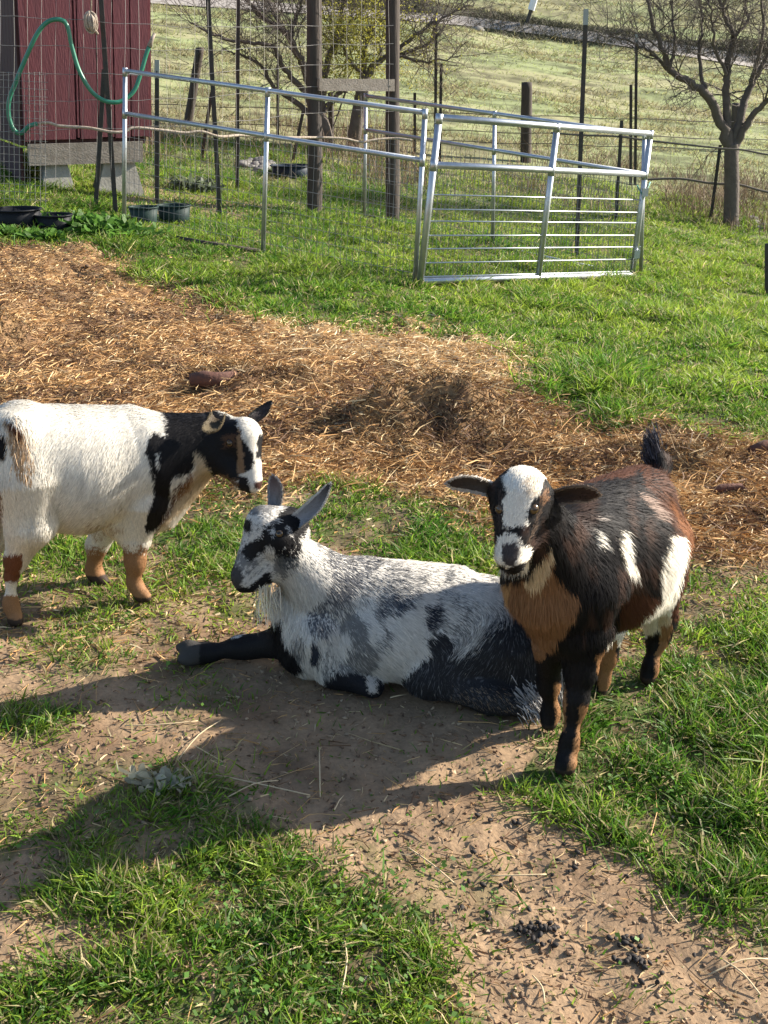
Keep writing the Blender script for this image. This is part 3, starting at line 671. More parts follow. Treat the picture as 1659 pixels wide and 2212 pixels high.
# meadow on the slope behind the fence: low tufts, greener and browner by patches
n = 190000; x, y = scatter(12.5, 75, n, 1.0, .42, 1.0); t = fbm(x * .6, y * 1.3, 3, 1.1); keep = (rng.random(n) < .25 + 1.2 * ss(.5, .68, t)) & (np.abs(y + .25 * x - 200) > 0)
rdl = np.array([G(*a)[:2] for a in dens(up)]); rdh = np.array([G(*a)[:2] for a in dens(dn)])
o1 = np.argsort(rdl[:, 0]); o2 = np.argsort(rdh[:, 0])
keep &= ~((y < np.interp(x, rdl[o1, 0], rdl[o1, 1]) + .2) & (y > np.interp(x, rdh[o2, 0], rdh[o2, 1]) - .1))
x, y, t = x[keep], y[keep], t[keep]; k = len(x); D = rng.normal(size=(k, 3)) * .7; D[:, 2] = .8
C = np.array([.34, .39, .15]) * (1 - ss(.5, .7, t))[:, None] + np.array([.30, .26, .14]) * ss(.5, .7, t)[:, None]; C = C * (.65 + .6 * rng.random(k))[:, None]
lf = (y / 12.5) ** .8
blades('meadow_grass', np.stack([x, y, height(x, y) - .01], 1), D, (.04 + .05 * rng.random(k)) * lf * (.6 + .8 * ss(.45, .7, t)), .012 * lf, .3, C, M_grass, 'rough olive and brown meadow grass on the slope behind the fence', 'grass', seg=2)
# straw
def straw(y0, y1, n, L, W, label, wide=.44, extra=.6, only=None, lift=.012, name='straw'):
    x, y = scatter(y0, y1, n, 1.0, wide, extra); s_, p_, g_ = cover(x + rng.normal(size=n) * .018 * y, y + rng.normal(size=n) * .025 * y)
    ww = s_ + (1 - s_) * (.035 if only is None else only); keep = rng.random(n) < ww; x, y, s_, p_ = x[keep], y[keep], s_[keep], p_[keep]; k = len(x)
    z = height(x, y) + rng.random(k) * lift * (.3 + s_) + .004
    a = rng.random(k) * 2 * math.pi; D = np.stack([np.cos(a), np.sin(a), rng.normal(size=k) * .22 * (.35 + s_) + .02], 1)
    t = rng.random(k); pal = np.array([[.68, .43, .19], [.52, .29, .115], [.82, .61, .33], [.20, .11, .06], [.58, .345, .15], [.88, .71, .45]])
    pr = np.array([.27, .25, .15, .17, .12, .04]); ci_ = rng.choice(6, k, p=pr); pp = np.where((p_ > 0) & (rng.random(k) < .85), 1, 0)
    ci_ = np.where(pp == 1, rng.choice([0, 2, 5], k), ci_); nn = fbm(x, y, 3, 3); dk = (nn > .55) & (rng.random(k) < .5) & (p_ < .5); ci_ = np.where(dk, 3, ci_)
    C = pal[ci_] * (.7 + .5 * rng.random(k))[:, None]
    md = np.zeros(k)
    for mx, my, sx, sy, h in MOUNDS: md = np.maximum(md, np.exp(-(((x - mx) / sx) ** 2 + ((y - my) / sy) ** 2)))
    C = C * (1 - .62 * (md * (rng.random(k) < .8)))[:, None]
    D[:, 2] += md * rng.normal(size=k) * .8
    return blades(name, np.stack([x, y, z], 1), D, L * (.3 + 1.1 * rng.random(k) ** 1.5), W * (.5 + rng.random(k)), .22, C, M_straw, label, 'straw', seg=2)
straw(1.1, 2.9, 15000, .045, .0026, 'scattered dry straw bits on the bare dirt in front of the goats', only=.28, lift=.006)
straw(2.6, 10.8, 520000, .058, .0048, 'thick layer of brown and golden straw spread across the yard')
straw(2.5, 6.5, 12000, .12, .0042, 'longer loose golden straw stalks lying on top of the straw layer', lift=.05, only=.02)
# leaf-like crumbs and small clods on the soil
straw(1.1, 3.4, 1500, .12, .0026, 'longer pale straws lying about on the dirt and grass in front', only=.5, lift=.02)
n = 17000; x, y = scatter(1.1, 4.0, n, 1.0, .44, .4); s_, p_, g_ = cover(x, y); keep = (s_ < .5) & (rng.random(n) > .5 * g_); x, y = x[keep], y[keep]; k = len(x); a = rng.random(k) * 6.28
pal = np.array([[.22, .13, .08], [.42, .30, .19], [.14, .085, .055], [.55, .42, .27]]); C = pal[rng.choice(4, k, p=[.35, .35, .2, .1])]
blades('litter', np.stack([x, y, height(x, y) + .003 + .004 * rng.random(k)], 1), np.stack([np.cos(a), np.sin(a), rng.normal(size=k) * .35], 1), .012 * (.4 + rng.random(k)), .005 * (.5 + rng.random(k)), .3, C, M_straw, 'fine crumbs of soil and chopped straw on the bare dirt', 'litter', seg=2)
# dry standing weeds behind the fence
n = 32000; x = rng.uniform(-10, 14, n); y = 14 + rng.gamma(2.0, 1.6, n); d = fbm(x, y * .5, 3, .9); keep = (rng.random(n) < ss(.36, .7, d) + .12) & ~((np.abs(x) > .6 * y + 2)); x, y = x[keep], y[keep]; k = len(x)
D = rng.normal(size=(k, 3)) * .28; D[:, 2] = 1; C = np.array([.27, .19, .125]) * (.4 + 1.0 * rng.random((k, 1)))
blades('dry_weeds', np.stack([x, y, height(x, y)], 1), D, (.14 + .42 * rng.random(k)) * (.6 + .5 * ss(.4, .7, fbm(x, y, 2, .9))), .008, .3, C, M_straw, 'tall dry brown weeds standing along the fence line', 'weeds', seg=3)
# dark scrub on the bank beyond the road
n = 60000; x = rng.uniform(-32, 42, n); yb_ = rng.uniform(60.0, 64.5, n); y = yb_ - .25 * x; keep = rng.random(n) < ss(.3, .6, fbm(x, y, 3, .25)) * 1.2; x, y = x[keep], y[keep]; k = len(x)
D = rng.normal(size=(k, 3)) * .8; D[:, 2] = 1; C = np.array([.095, .09, .055]) * (.4 + 1.1 * rng.random((k, 1)))
blades('scrub', np.stack([x, y, height(x, y) - .05], 1), D, .2 + .35 * rng.random(k), .04, .3, C, M_straw, 'dark low scrub on the bank above the dirt road', 'scrub', seg=2)

# clods of earth and matted lumps of old straw
def clods(name, y0, y1, n, smin, smax, where, cols, label, flat=.6):
    x, y = scatter(y0, y1, n, 1.0, .44, .4); s_, p_, g_ = cover(x, y); keep = where(s_, g_, x, y); x, y = x[keep], y[keep]; k = len(x)
    u = np.array([[1, 0, 0], [-1, 0, 0], [0, 1, 0], [0, -1, 0], [0, 0, 1], [0, 0, -1], [.7, .7, .3], [-.7, .7, .3], [.7, -.7, .3], [-.7, -.7, .3]], float)
    f = np.array([(4, 0, 6), (4, 6, 2), (4, 2, 7), (4, 7, 1), (4, 1, 9), (4, 9, 3), (4, 3, 8), (4, 8, 0), (5, 6, 0), (5, 2, 6), (5, 7, 2), (5, 1, 7), (5, 9, 1), (5, 3, 9), (5, 8, 3), (5, 0, 8)])
    r = smin + (smax - smin) * rng.random(k) ** 3; V = u[None] * (r[:, None, None] * (.6 + .7 * rng.random((k, 10, 1)))) * np.array([1, 1, flat])
    a = rng.random(k) * 6.28; ca, sa = np.cos(a)[:, None], np.sin(a)[:, None]; X = V[..., 0] * ca - V[..., 1] * sa; Y = V[..., 0] * sa + V[..., 1] * ca
    V = np.stack([X + x[:, None], Y + y[:, None], V[..., 2] + height(x, y)[:, None] + r[:, None] * .2], -1).reshape(-1, 3)
    C = np.repeat(np.array(cols)[rng.integers(0, len(cols), k)] * (.7 + .5 * rng.random((k, 1))), 10, 0)
    o = mesh_np(name, V, [(np.arange(k)[:, None, None] * 10 + f[None]).reshape(-1, 3)], M_straw, col=C, smooth=True); tag(o, label, 'soil', kind='stuff')
clods('clods', 1.1, 3.6, 5000, .002, .008, lambda s_, g_, x, y: (s_ < .5) & (rng.random(len(x)) > .75 * g_), [(.30, .20, .125), (.22, .14, .085), (.38, .27, .17)], 'small clods of earth lying on the bare dirt')
clods('straw_clods', 2.8, 9.5, 900, .008, .034, lambda s_, g_, x, y: (s_ > .5) & (fbm(x, y, 3, 2.4) > .5), [(.13, .075, .045), (.20, .12, .065), (.09, .055, .035)], 'dark matted lumps of old straw and manure in the straw layer', .5)
# little round leaves between the grass
n = 22000; x, y = scatter(1.1, 6.5, n, 1.0, .43, .4); s_, p_, g_ = cover(x, y); keep = (s_ < .5) & (rng.random(n) < g_ * ss(.46, .6, fbm(x + 60, y, 3, 3.2)) + .01); x, y = x[keep], y[keep]; k = len(x)
B = np.stack([x, y, height(x, y) + .006 + .026 * rng.random(k)], 1); a = rng.random(k) * 6.28; D = np.stack([np.cos(a), np.sin(a), rng.normal(size=k) * .4], 1); E = np.stack([-np.sin(a), np.cos(a), rng.normal(size=k) * .4], 1)
r = (.003 + .0045 * rng.random(k))[:, None] * (.8 + .15 * y)[:, None]; C = np.array([.12, .24, .045]) * (.5 + .9 * rng.random((k, 1)))
V = np.stack([B - D * r, B + E * r * .7, B + D * r, B - E * r * .7], 1).reshape(-1, 3)
o = mesh_np('clover', V, [np.arange(k * 4).reshape(-1, 4)], M_grass, col=np.repeat(C, 4, 0), smooth=True); tag(o, 'small leafed clover growing between the grass blades', 'clover', kind='stuff')
# ============================================================ metal pen, fences, shed
M_galv = mat('galvanised steel', (.50, .53, .57), .42, metal=.85, noise=(14, (.34, .36, .39), .6), bump=.05, bscale=40)
M_wire = mat('wire', (.26, .25, .24), .55, metal=.5)
M_tpost = mat('dark steel post', (.028, .03, .027), .65, noise=(9, (.08, .045, .03), .5))
M_wood = mat('weathered wood', (.075, .058, .048), .9, noise=(5, (.03, .024, .02), .8), bump=.6, bscale=22, stretch=(4, 4, .5))
M_wood2 = mat('pale weathered wood', (.30, .26, .22), .9, noise=(6, (.17, .14, .11), .7), bump=.5, bscale=25, stretch=(1, 4, 4))
def lerp(a, b, t): return np.array(a) * (1 - t) + np.array(b) * t
def panel(label, BL, BR, TL, TR, stiles, rail2=.74, rods=(), mesh=(.055, .09), rr=.0185, low=-.012, far=0, nudge=None, name='livestock_fence'):
    bl, br = G(*BL), G(*BR); br = P(*BR, br[1] + far); tl, tr = P(*TL, bl[1]), P(*TR, br[1])
    if nudge is not None: bl, br, tl, tr = [q + np.array(nudge) for q in (bl, br, tl, tr)]
    o = empty(name, (bl + br) / 2, label, 'gate' if name == 'metal_gate' else 'fence')
    q = lambda s_, h: lerp(lerp(bl, br, s_), lerp(tl, tr, s_), h)
    for h, n_ in ((1.0, 'top_rail'), (rail2, 'middle_rail'), (low, 'bottom_rail')): tubeobj(n_, [q(0, h), q(.5, h), q(1, h)], rr, M_galv, o, 12)
    for s_ in stiles:
        tubeobj('stile', [q(s_, -.02), q(s_, 1.0)], rr * 1.02, M_galv, o, 12)
        for h in (rail2, 1.0): tubeobj('weld_collar', [q(s_, h - .035), q(s_, h + (.02 if h == 1 else .035))], rr * 1.12, M_galv, o, 12)
    for h in rods: tubeobj('rod', [q(0, h), q(1, h)], .006, M_galv, o, 6)
    if mesh:
        m = MB(); Ln = np.linalg.norm(br - bl); H = np.linalg.norm(tl - bl); nv = int(Ln / mesh[0]); nh = int(H * rail2 / mesh[1])
        for i in range(1, nv): m.tube([q(i / nv, 0.01), q(i / nv, rail2)], .0020, 3, False)
        for i in range(1, nh): m.tube([q(0, rail2 * i / nh), q(1, rail2 * i / nh)], .0020, 3, False)
        m.build('wire_mesh', M_wire, o)
    return o, q
def frac(BL, BR, px):   # fraction along a base line whose point shows at picture x = px
    a, b = G(*BL), G(*BR); t = np.linspace(0, 1, 400); x = proj(a[None] * (1 - t[:, None]) + b[None] * t[:, None])[:, 0]; return float(np.interp(px, x, t))
A1, A2 = (268, 487), (896, 617)
pa, qa = panel('long galvanised pipe panel with wire mesh at the left of the pen', A1, A2, (270,153), (918,243), [0, frac(A1, A2, 568), 1], .735)
B1, B2 = (787, 470), (1384, 596)
pb, qb = panel('galvanised pipe panel with wire mesh at the back of the pen', B1, B2, (790,207), (1392,290), [0, frac(B1, B2, 1064), 1], .73)
C1, C2 = (905, 622), (1361, 607)
pc_, qc = panel('shiny galvanised gate with horizontal rods at the front of the pen', C1, C2, (948,253), (1402,288), [0, frac(C1, C2, 1155), 1], .735, rods=[.565, .48, .41, .325, .245, .16, .075], mesh=(.042, 9), name='metal_gate', low=.05, far=.32, nudge=(0, -.05, 0), rr=.0245)
for h in (.2, .62):
    m = MB(); m.box(qc(1, h) + np.array([.01, -.03, 0]), (.05, .05, .07)); m.tube([qc(1, h) + np.array([.0, -.025, -.06]), qc(1, h) + np.array([.03, -.05, .07])], .009, 8); m.build('hinge', M_galv, pc_)
tubeobj('chain', [qc(1, .66) + np.array([-.05, .03, 0]), qc(1, .6) + np.array([0, -.05, -.02]), qc(1, .66) + np.array([.06, .02, .03])], .007, mat('green cord', (.1, .35, .28), .6), pc_, 6)
# ---- T posts
def tpost(B, T, label, group, w=.042, Yoff=0, pale=0, name='fence_post'):
    b = G(*B); b = b if not Yoff else P(*B, b[1] + Yoff); t = P(*T, b[1]); L = np.linalg.norm(t - b)
    o = empty(name, b, label, 'post', group); a = (t - b) / L; m = MB(); M = MB()
    x = np.array([1, 0, 0.]) - a * a[0]; x /= np.linalg.norm(x); y = np.cross(a, x); b0 = b - a * .1
    def bar(mm, cx, cy, wx, wy, l0, l1):
        p = [b0 + x * (cx + sx * wx / 2) + y * (cy + sy * wy / 2) + a * l for l in (l0, l1) for sx, sy in ((-1, -1), (1, -1), (1, 1), (-1, 1))]; mm.hexa(p)
    bar(m, 0, 0, w, .006, 0, L + .1); bar(m, 0, .0185, .006, .031, 0, L + .1)
    l = .15
    while l < L: bar(m, 0, -.005, .012, .0045, l, l + .02); l += .055
    m.build('shaft', M_tpost, o)
    if pale: bar(M, 0, 0, w + .004, .010, L + .1 - pale, L + .104); bar(M, 0, .02, .010, .034, L + .1 - pale, L + .1035); M.build('painted_tip', mat('chalky paint', (.30, .33, .31), .8), o)
    return o, b, t
GP = 'thin dark metal T posts of the fences'
_, b_b, _ = tpost((250,462), (214,-60), 'tall dark metal post in front of the red shed behind the looped hose', GP)
_, b_a, _ = tpost((475,470), (446,-60), 'tall leaning dark metal post seen through the left pen panel', GP)
tpost((207,440), (225,150), 'short dark metal post leaning right in front of the shed', GP, Yoff=-.2)
tpost((339,440), (339,130), 'short grey metal post just right of the shed corner', GP, pale=.16)
tpost((512,415), (515,-60), 'tall upright dark metal post right of the shed, farther back', GP)
tpost((1245,558), (1266,20), 'tall dark metal post with pale tip behind the gate', GP, w=.042, pale=.13)
tpost((940,352), (942,48), 'taller of the two dark posts standing close together beyond the pen', GP)
tpost((950,350), (953,138), 'shorter of the two dark posts standing close together beyond the pen', GP)
tpost((1362,400), (1363,183), 'short dark post close to a taller one near the bare tree', GP)
tpost((1372,400), (1375,74), 'tall thin dark post with pale tip near the bare tree', GP, pale=.1)
_, b_k, _ = tpost((1330,478), (1343,260), 'short dark post just behind the right corner of the pen', GP)
_, b_l, _ = tpost((1535,473), (1556,313), 'leaning dark post beside the bare tree trunk', GP)
tpost((896,330), (896,200), 'small dark post in the weeds right of the wooden posts', GP)
tpost((1657,640), (1657,526), 'dark post cut off by the right edge of the photo', GP)
tpost((435,345), (457,200), 'thin dark post leaning right in the meadow behind the left panel', GP)
tpost((600,300), (600,140), 'thin upright dark post in front of the branching tree', GP)
tpost((632,350), (655,240), 'thin dark post leaning right beside the left wooden post', GP)
# ---- wooden posts
def wpost(B, T, rpx, label, m_=M_wood, grp='weathered wooden fence posts'):
    b = G(*B); t = P(*T, b[1]); r = rpx * np.linalg.norm(b - [0, 0, CAMZ]) / FPX; L = 14; m = MB(); n = 14; V = []
    for i in range(L + 1):
        c = lerp(b - np.array([0, 0, .08]), t, i / L)
        for k in range(n):
            a = 2 * math.pi * k / n; q = r * (1 + .10 * vn(np.array([k * 1.7]), np.array([i * .35 + B[0]]))[0] - .05 - .06 * (i / L)); V.append(c + np.array([math.cos(a) * q, math.sin(a) * q, 0]))
    F = [(i * n + k, i * n + (k + 1) % n, (i + 1) * n + (k + 1) % n, (i + 1) * n + k) for i in range(L) for k in range(n)]
    V.append(t + np.array([0, 0, .01])); F += [(L * n + k, L * n + (k + 1) % n, (L + 1) * n) for k in range(n)]
    m.add(V, F); o = m.build('wooden_post', m_, None, True); tag(o, label, 'post', grp); return b, t
w1b, _ = wpost((680,462), (678,-70), 15.5, 'left of the two tall round wooden posts at the pen')
w2b, _ = wpost((848,476), (848,-70), 14.5, 'right of the two tall round wooden posts at the pen')
wpost((403,268), (432,103), 9, 'stout wooden post leaning right in the meadow beyond the left panel')
wpost((1136,350), (1138,178), 11.5, 'square cut grey wooden post beyond the back panel')
wpost((1588,330), (1590,223), 9, 'old wooden post half hidden behind the bare tree')
wpost((716,305), (714,200), 6, 'slim brown wooden post between the two tall posts')
m = MB(); a, b = P(693,183,w1b[1] - .1), P(846,184,w2b[1] - .1); d = b - a
M3 = np.array([[1, 0, 0], [0, 1, 0], [0, 0, 1.]]); ax = d / np.linalg.norm(d); up_ = np.array([0, 0, 1.]) - ax * ax[2]; up_ /= np.linalg.norm(up_); M3 = np.stack([ax, np.cross(up_, ax), up_], 1)
m.box((a + b) / 2, (np.linalg.norm(d) + .05, .04, .115), M3); o = m.build('cross_board', M_wood2); tag(o, 'pale grey board nailed across the two tall wooden posts', 'board')
# ---- field wire along the posts, left
def yline(px):   # depth of the fence run at picture x
    return float(np.interp(px, [-80, 250, 475, 680, 848], [b_b[1] - .2, b_b[1] - .03, b_a[1] - .03, w1b[1] - .12, w2b[1] - .12]))
wf = empty('wire_fence', (b_b[0], b_b[1], b_b[2]), 'tall sagging wire fence strung in front of the red shed and the wooden posts', 'fence')
m = MB(); xs = np.linspace(-80, 850, 60)
for y0, y1 in ((-30, -40), (35, 20), (100, 62), (165, 104), (228, 150), (292, 205)):
    m.tube([P(x, y0 + (y1 - y0) * min(1, (x + 80) / 800) + 34 * ss(-80, 500, x) + 1.6 * math.sin(x * .043 + y0) + .5 * math.sin(x * .13), yline(x)) for x in xs], .0021, 4, False)
m.build('wire', M_wire, wf)
m = MB()
for x in np.arange(-60, 850, 30.):
    m.tube([P(x + 1.3 * math.sin(x + j * 1.3), -40 + j * 62, yline(x)) for j in range(8)], .0016, 3, False)
m.build('stay_wire', M_wire, wf)
m = MB()
for x in np.arange(-60, 103, 11.2): m.tube([P(x, 155 + (x > 95) * 8, yline(x) - .1), P(x + 2, 455, yline(x) - .12)], .0026, 4, False)
for j, y in enumerate(np.arange(158, 455, 16)): m.tube([P(-70, y - 6, yline(0) - .1), P(103, y + 4, yline(100) - .1)], .0022, 4, False)
o = m.build('wire_mesh_panel', M_wire); tag(o, 'rusty square wire mesh panel leaning at the left edge before the shed', 'mesh panel')
# ---- long rope along the fence
rp = [(80,267),(105,265),(130,272),(190,276),(240,285),(270,284),(290,276),(350,281),(400,287),(435,284),(475,295),(525,292),(600,297),(670,297),(740,299),(780,307),(810,302),(850,299),(890,303)]
def smooth(pts, k=6):
    pts = np.array(pts, float); n = len(pts); out = []
    for i in range(n - 1):
        p0, p1, p2, p3 = pts[max(i - 1, 0)], pts[i], pts[i + 1], pts[min(i + 2, n - 1)]
        for j in range(k):
            t = j / k; out.append(.5 * ((2 * p1) + (-p0 + p2) * t + (2 * p0 - 5 * p1 + 4 * p2 - p3) * t * t + (-p0 + 3 * p1 - 3 * p2 + p3) * t ** 3))
    out.append(pts[-1]); return out
M_rope = mat('old rope', (.42, .36, .29), .9, noise=(30, (.25, .18, .13), .8), bump=.6, bscale=90)
o = tubeobj('rope', [P(x, y, yline(x) - .05) for x, y in smooth(rp)], .0125, M_rope); tag(o, 'long pale weathered rope running along the fence from the green hose', 'rope')
hs = [(80,267),(62,273),(45,288),(30,280),(19,250),(20,215),(37,170),(60,115),(82,70),(105,46),(132,43),(146,58),(155,100),(170,150),(192,190),(215,212),(240,221),(265,217),(290,195),(305,155),(315,120),(322,101)]
o = empty('garden_hose', P(19,250,yline(20) - .07), 'green garden hose looped over the wire fence in front of the red shed', 'hose')
tubeobj('tube', [P(x, y, yline(x) - .07) for x, y in smooth(hs, 8)], .0185, mat('green hose', (.028, .17, .105), .35, noise=(8, (.05, .27, .18), .4)), o, 12)
tubeobj('fitting', [P(322,101,yline(320) - .07), P(328,86,yline(325) - .07), P(334,72,yline(330) - .07)], [.022, .017, .013], mat('taped end', (.4, .33, .27), .8, noise=(30, (.08, .06, .05), .9)), o, 10)
o = empty('hanging_knot', P(197,50,yline(197) - .02), 'pale bundled twine knot hanging on a string before the red wall', 'twine')
tubeobj('string', [P(198,-60,yline(198) - .02), P(197,30,yline(198) - .02)], .006, M_rope, o, 6)
m = MB(); c = P(196,44,yline(196) - .02)
for i in range(9):
    a = i * .9; rx, rz = .045 + .01 * math.sin(i * 2.1), .07; pts = [c + np.array([math.cos(t) * rx * math.cos(a), math.cos(t) * rx * math.sin(a), math.sin(t) * rz - .01 * i % .04]) for t in np.linspace(0, 6.28, 14)]
    m.tube(pts, .009, 6, False)
m.tube([c + np.array([.02, 0, -.05]), c + np.array([.05, 0, -.11])], .012, 6); m.build('twine_coil', M_rope, o, True)
# ---- right-hand ropes and wires
for pts, Y0, lb, r in (([(1190,287),(1256,292),(1335,295),(1404,304),(1495,314),(1564,321),(1606,324),(1659,334),(1760,345),(2100,372),(2500,410)], b_k[1], 'upper dark wire strand running right from the pen past the bare tree', .012), ([(1392,388),(1468,386),(1537,396),(1596,399),(1659,415),(1760,430),(2100,455),(2500,500)], b_l[1], 'lower old rope strand running right from the pen past the bare tree', .016)):
    o = tubeobj('fence_strand', [P(x, y, Y0 + .02) for x, y in smooth(pts)], r, mat('old strand', (.13, .11, .09), .9)); tag(o, lb, 'rope')
m = MB()
for Y, ys in ((17.5, (262, 240)), (17.5, (285, 262)), (17.5, (225, 205))):
    m.tube([P(x, ys[0] + (x - 300) * .03 + 1.5 * math.sin(x * .03), Y + .3 * math.sin(x * .004)) for x in range(300, 1760, 40)], .006, 4, False)
o = m.build('far_wires', M_tpost); tag(o, 'thin barbed strands of the far meadow fence', 'fence')
# ---- red shed
K = P(68, 440, b_b[1] + .75); K[2] = terrain(K[0], K[1]); wd = np.array([.90, .436, 0]); sd_ = np.array([-.436, .90, 0]); nrm = np.array([.436, -.90, 0])
ts = np.linspace(.5, 6, 600); pxs = proj(K + ts[:, None] * wd + np.array([0, 0, 1.5]))[:, 0]; Lw = float(np.interp(302.5, pxs, ts))
z0 = P(68, 303, K[1])[2]; z1 = z0 + 2.6
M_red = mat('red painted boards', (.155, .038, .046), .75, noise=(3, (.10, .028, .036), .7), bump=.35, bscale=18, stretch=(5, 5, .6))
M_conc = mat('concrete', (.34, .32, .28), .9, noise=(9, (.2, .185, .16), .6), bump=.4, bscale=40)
M_dark = mat('brown boards with shade', (.075, .030, .028), .85, noise=(4, (.04, .02, .019), .7), stretch=(5, 5, .6))  # brown that includes the side wall's shade, darker than the red boards
sh = empty('shed', K, 'red board shed raised on concrete piers behind the fence at the left', 'shed')
def slab(mb, p, u, v, L, H, th, zb):   # board: start p, along u, thickness along v
    a = np.array([p[0], p[1], zb]); q = [a, a + u * L, a + u * L + v * th, a + v * th]; mb.hexa(q + [x + np.array([0, 0, H]) for x in q])
m = MB(); cuts = [0.0]; gp = [107, 147, 188, 225, 262]
for g_ in gp: cuts.append(float(np.interp(g_, pxs, ts)))
cuts.append(Lw)
cuts[0] = .06
for i in range(len(cuts) - 1): slab(m, K + wd * (cuts[i] + (.007 if i else 0)), wd, nrm, cuts[i + 1] - cuts[i] - .012, z1 - z0, .03, z0 + .012 * (i % 2))
slab(m, K + wd * .02, wd, nrm, Lw - .04, z1 - z0 + .01, -.02, z0 + .03)
m.build('front_wall', M_red, sh)
m = MB(); slab(m, K, wd, nrm, .055, z1 - z0, .045, z0 - .01); m.build('corner_board', M_red, sh)
m = MB()
for i in range(14): slab(m, K + sd_ * (.02 + i * .2), sd_, -wd, .188, z1 - z0, .025, z0 - .05)
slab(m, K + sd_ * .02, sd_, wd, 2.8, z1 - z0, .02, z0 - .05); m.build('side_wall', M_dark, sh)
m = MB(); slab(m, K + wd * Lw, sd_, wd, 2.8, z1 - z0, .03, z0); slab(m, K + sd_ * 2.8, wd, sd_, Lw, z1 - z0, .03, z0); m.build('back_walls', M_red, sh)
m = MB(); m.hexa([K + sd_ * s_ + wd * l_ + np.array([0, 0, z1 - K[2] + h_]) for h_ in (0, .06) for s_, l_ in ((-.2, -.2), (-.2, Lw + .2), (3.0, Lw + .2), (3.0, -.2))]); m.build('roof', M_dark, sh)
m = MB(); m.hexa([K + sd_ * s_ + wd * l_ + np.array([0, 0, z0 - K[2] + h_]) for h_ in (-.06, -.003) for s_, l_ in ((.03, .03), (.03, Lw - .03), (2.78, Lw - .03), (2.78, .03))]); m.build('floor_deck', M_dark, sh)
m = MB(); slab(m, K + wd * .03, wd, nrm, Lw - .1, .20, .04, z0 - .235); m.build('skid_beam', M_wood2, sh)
m = MB(); slab(m, K + sd_ * .1, sd_, -wd, 2.6, z0 - K[2] - .08, .03, K[2]); m.build('shade_skirt', M_dark, sh)  # dark board added to stand for the shade under the shed
def pier(l, w, n_='pier'):
    m = MB(); c = K + wd * l + sd_ * .12; c[2] = terrain(c[0], c[1]) - .05; h = z0 - .238 - c[2]
    q = [c + wd * (x * w) + sd_ * (y * .17) for x, y in ((-.5, -1), (.5, -1), (.5, 1), (-.5, 1))]; t = [c + wd * (x * w * .62) + sd_ * (y * .11) + np.array([0, 0, h]) for x, y in ((-.5, -1), (.5, -1), (.5, 1), (-.5, 1))]
    m.hexa(q + t); m.build(n_, M_conc, sh)
pier(.30, .34); pier(Lw - .30, .50)
m = MB(); c = K + sd_ * .85 - wd * .05; 
hd = P(13, 66, c[1]); m.tube([hd + np.array([0, 0, -.11]), hd + np.array([-.01, -.05, -.08]), hd + np.array([-.01, -.05, .08]), hd + np.array([0, 0, .11])], .014, 8); m.build('door_handle', mat('white handle', (.6, .62, .66), .4), sh, True)
for o_ in [c_ for c_ in bpy.data.objects if c_.parent == sh]:      # the shed leans a little with the slope
    v_ = np.empty(len(o_.data.vertices) * 3, np.float32); o_.data.vertices.foreach_get('co', v_); v_ = v_.reshape(-1, 3)
    v_[:, 0] += .07 * (v_[:, 2] + K[2] - z0); o_.data.vertices.foreach_set('co', v_.ravel()); o_.data.update()
# ---- tubs
def tub(B, rpx, hpx, label, colr, sx=1.0, grp=None):
    b = G(*B); sc_ = np.linalg.norm(b - [0, 0, CAMZ]) / FPX; r = rpx * sc_; h = hpx * sc_; b = b + np.array([0, r, 0]); b[2] = terrain(b[0], b[1])
    o = empty('tub', b, label, 'tub', grp); m = MB(); lathe(m, b, [(.001, 0), (r * .82, 0), (r * .86, .02), (r * .97, h * .93), (r * .93, h * .93), (r * .8, .03), (.001, .03)], 36, sx, .9); mt = mat('tub plastic', colr, .6, spec=.2, noise=(12, tuple(c * 1.5 + .006 for c in colr), .5))
    m.build('basin', mt, o, True); m = MB(); lathe(m, b, [(r * .96, h * .93), (r * 1.03, h * .93), (r * 1.04, h), (r * .99, h * 1.02), (r * .93, h), (r * .93, h * .93)], 36, sx, .9); m.build('rim', mt, o, True)
tub((22,500), 50, 36, 'larger black rubber tub at the left edge below the shed', (.008, .009, .012))
tub((108,506), 38, 34, 'smaller black rubber tub standing right of the larger black one', (.008, .009, .012))
tub((306,487), 30, 34, 'left of the two dark green tubs behind the pen mesh', (.016, .034, .030))
tub((371,486), 35, 34, 'right of the two dark green tubs behind the pen mesh', (.013, .028, .026))
tub((625,388), 42, 24, 'low dark blue tub in the grass behind the left wooden post', (.015, .025, .04))
# ---- rocks and bits
M_rock = mat('rock', (.20, .19, .175), .9, noise=(14, (.17, .16, .15), .7), bump=.6, bscale=30)
def rock(c, r, label, grp=None, sq=.6, m_=M_rock):
    V = []; n, k = 14, 9; s_ = rng.random() * 99
    for i in range(k + 1):
        for j in range(n):
            a, b = math.pi * i / k, 2 * math.pi * j / n; d = np.array([math.sin(a) * math.cos(b), math.sin(a) * math.sin(b), math.cos(a) * sq])
            V.append(np.array(c) + d * r * (.75 + .5 * float(vn(np.array([d[0] * 2 + s_]), np.array([d[1] * 2 + d[2] * 2 + s_]))[0])))
    F = [(i * n + j, (i + 1) * n + j, (i + 1) * n + (j + 1) % n, i * n + (j + 1) % n) for i in range(k) for j in range(n)]
    m = MB(); m.add(V, F); o = m.build('rock', m_, None, True); tag(o, label, 'rock', grp); return o
for i in range(24):
    px, py = 520 + rng.random() * 75, 346 + rng.random() * 24; q = G(px, py); rock(q, .04 + .06 * rng.random(), 'pale grey rock in the low heap of stones beyond the left panel', 'stones in the heap beyond the left panel')
for i in range(9):
    px, py = 1600 + rng.random() * 70, 474 + rng.random() * 22; q = G(px, py); rock(q, .04 + .05 * rng.random(), 'pale rock lying at the foot of the bare tree on the right', 'rocks by the bare tree')
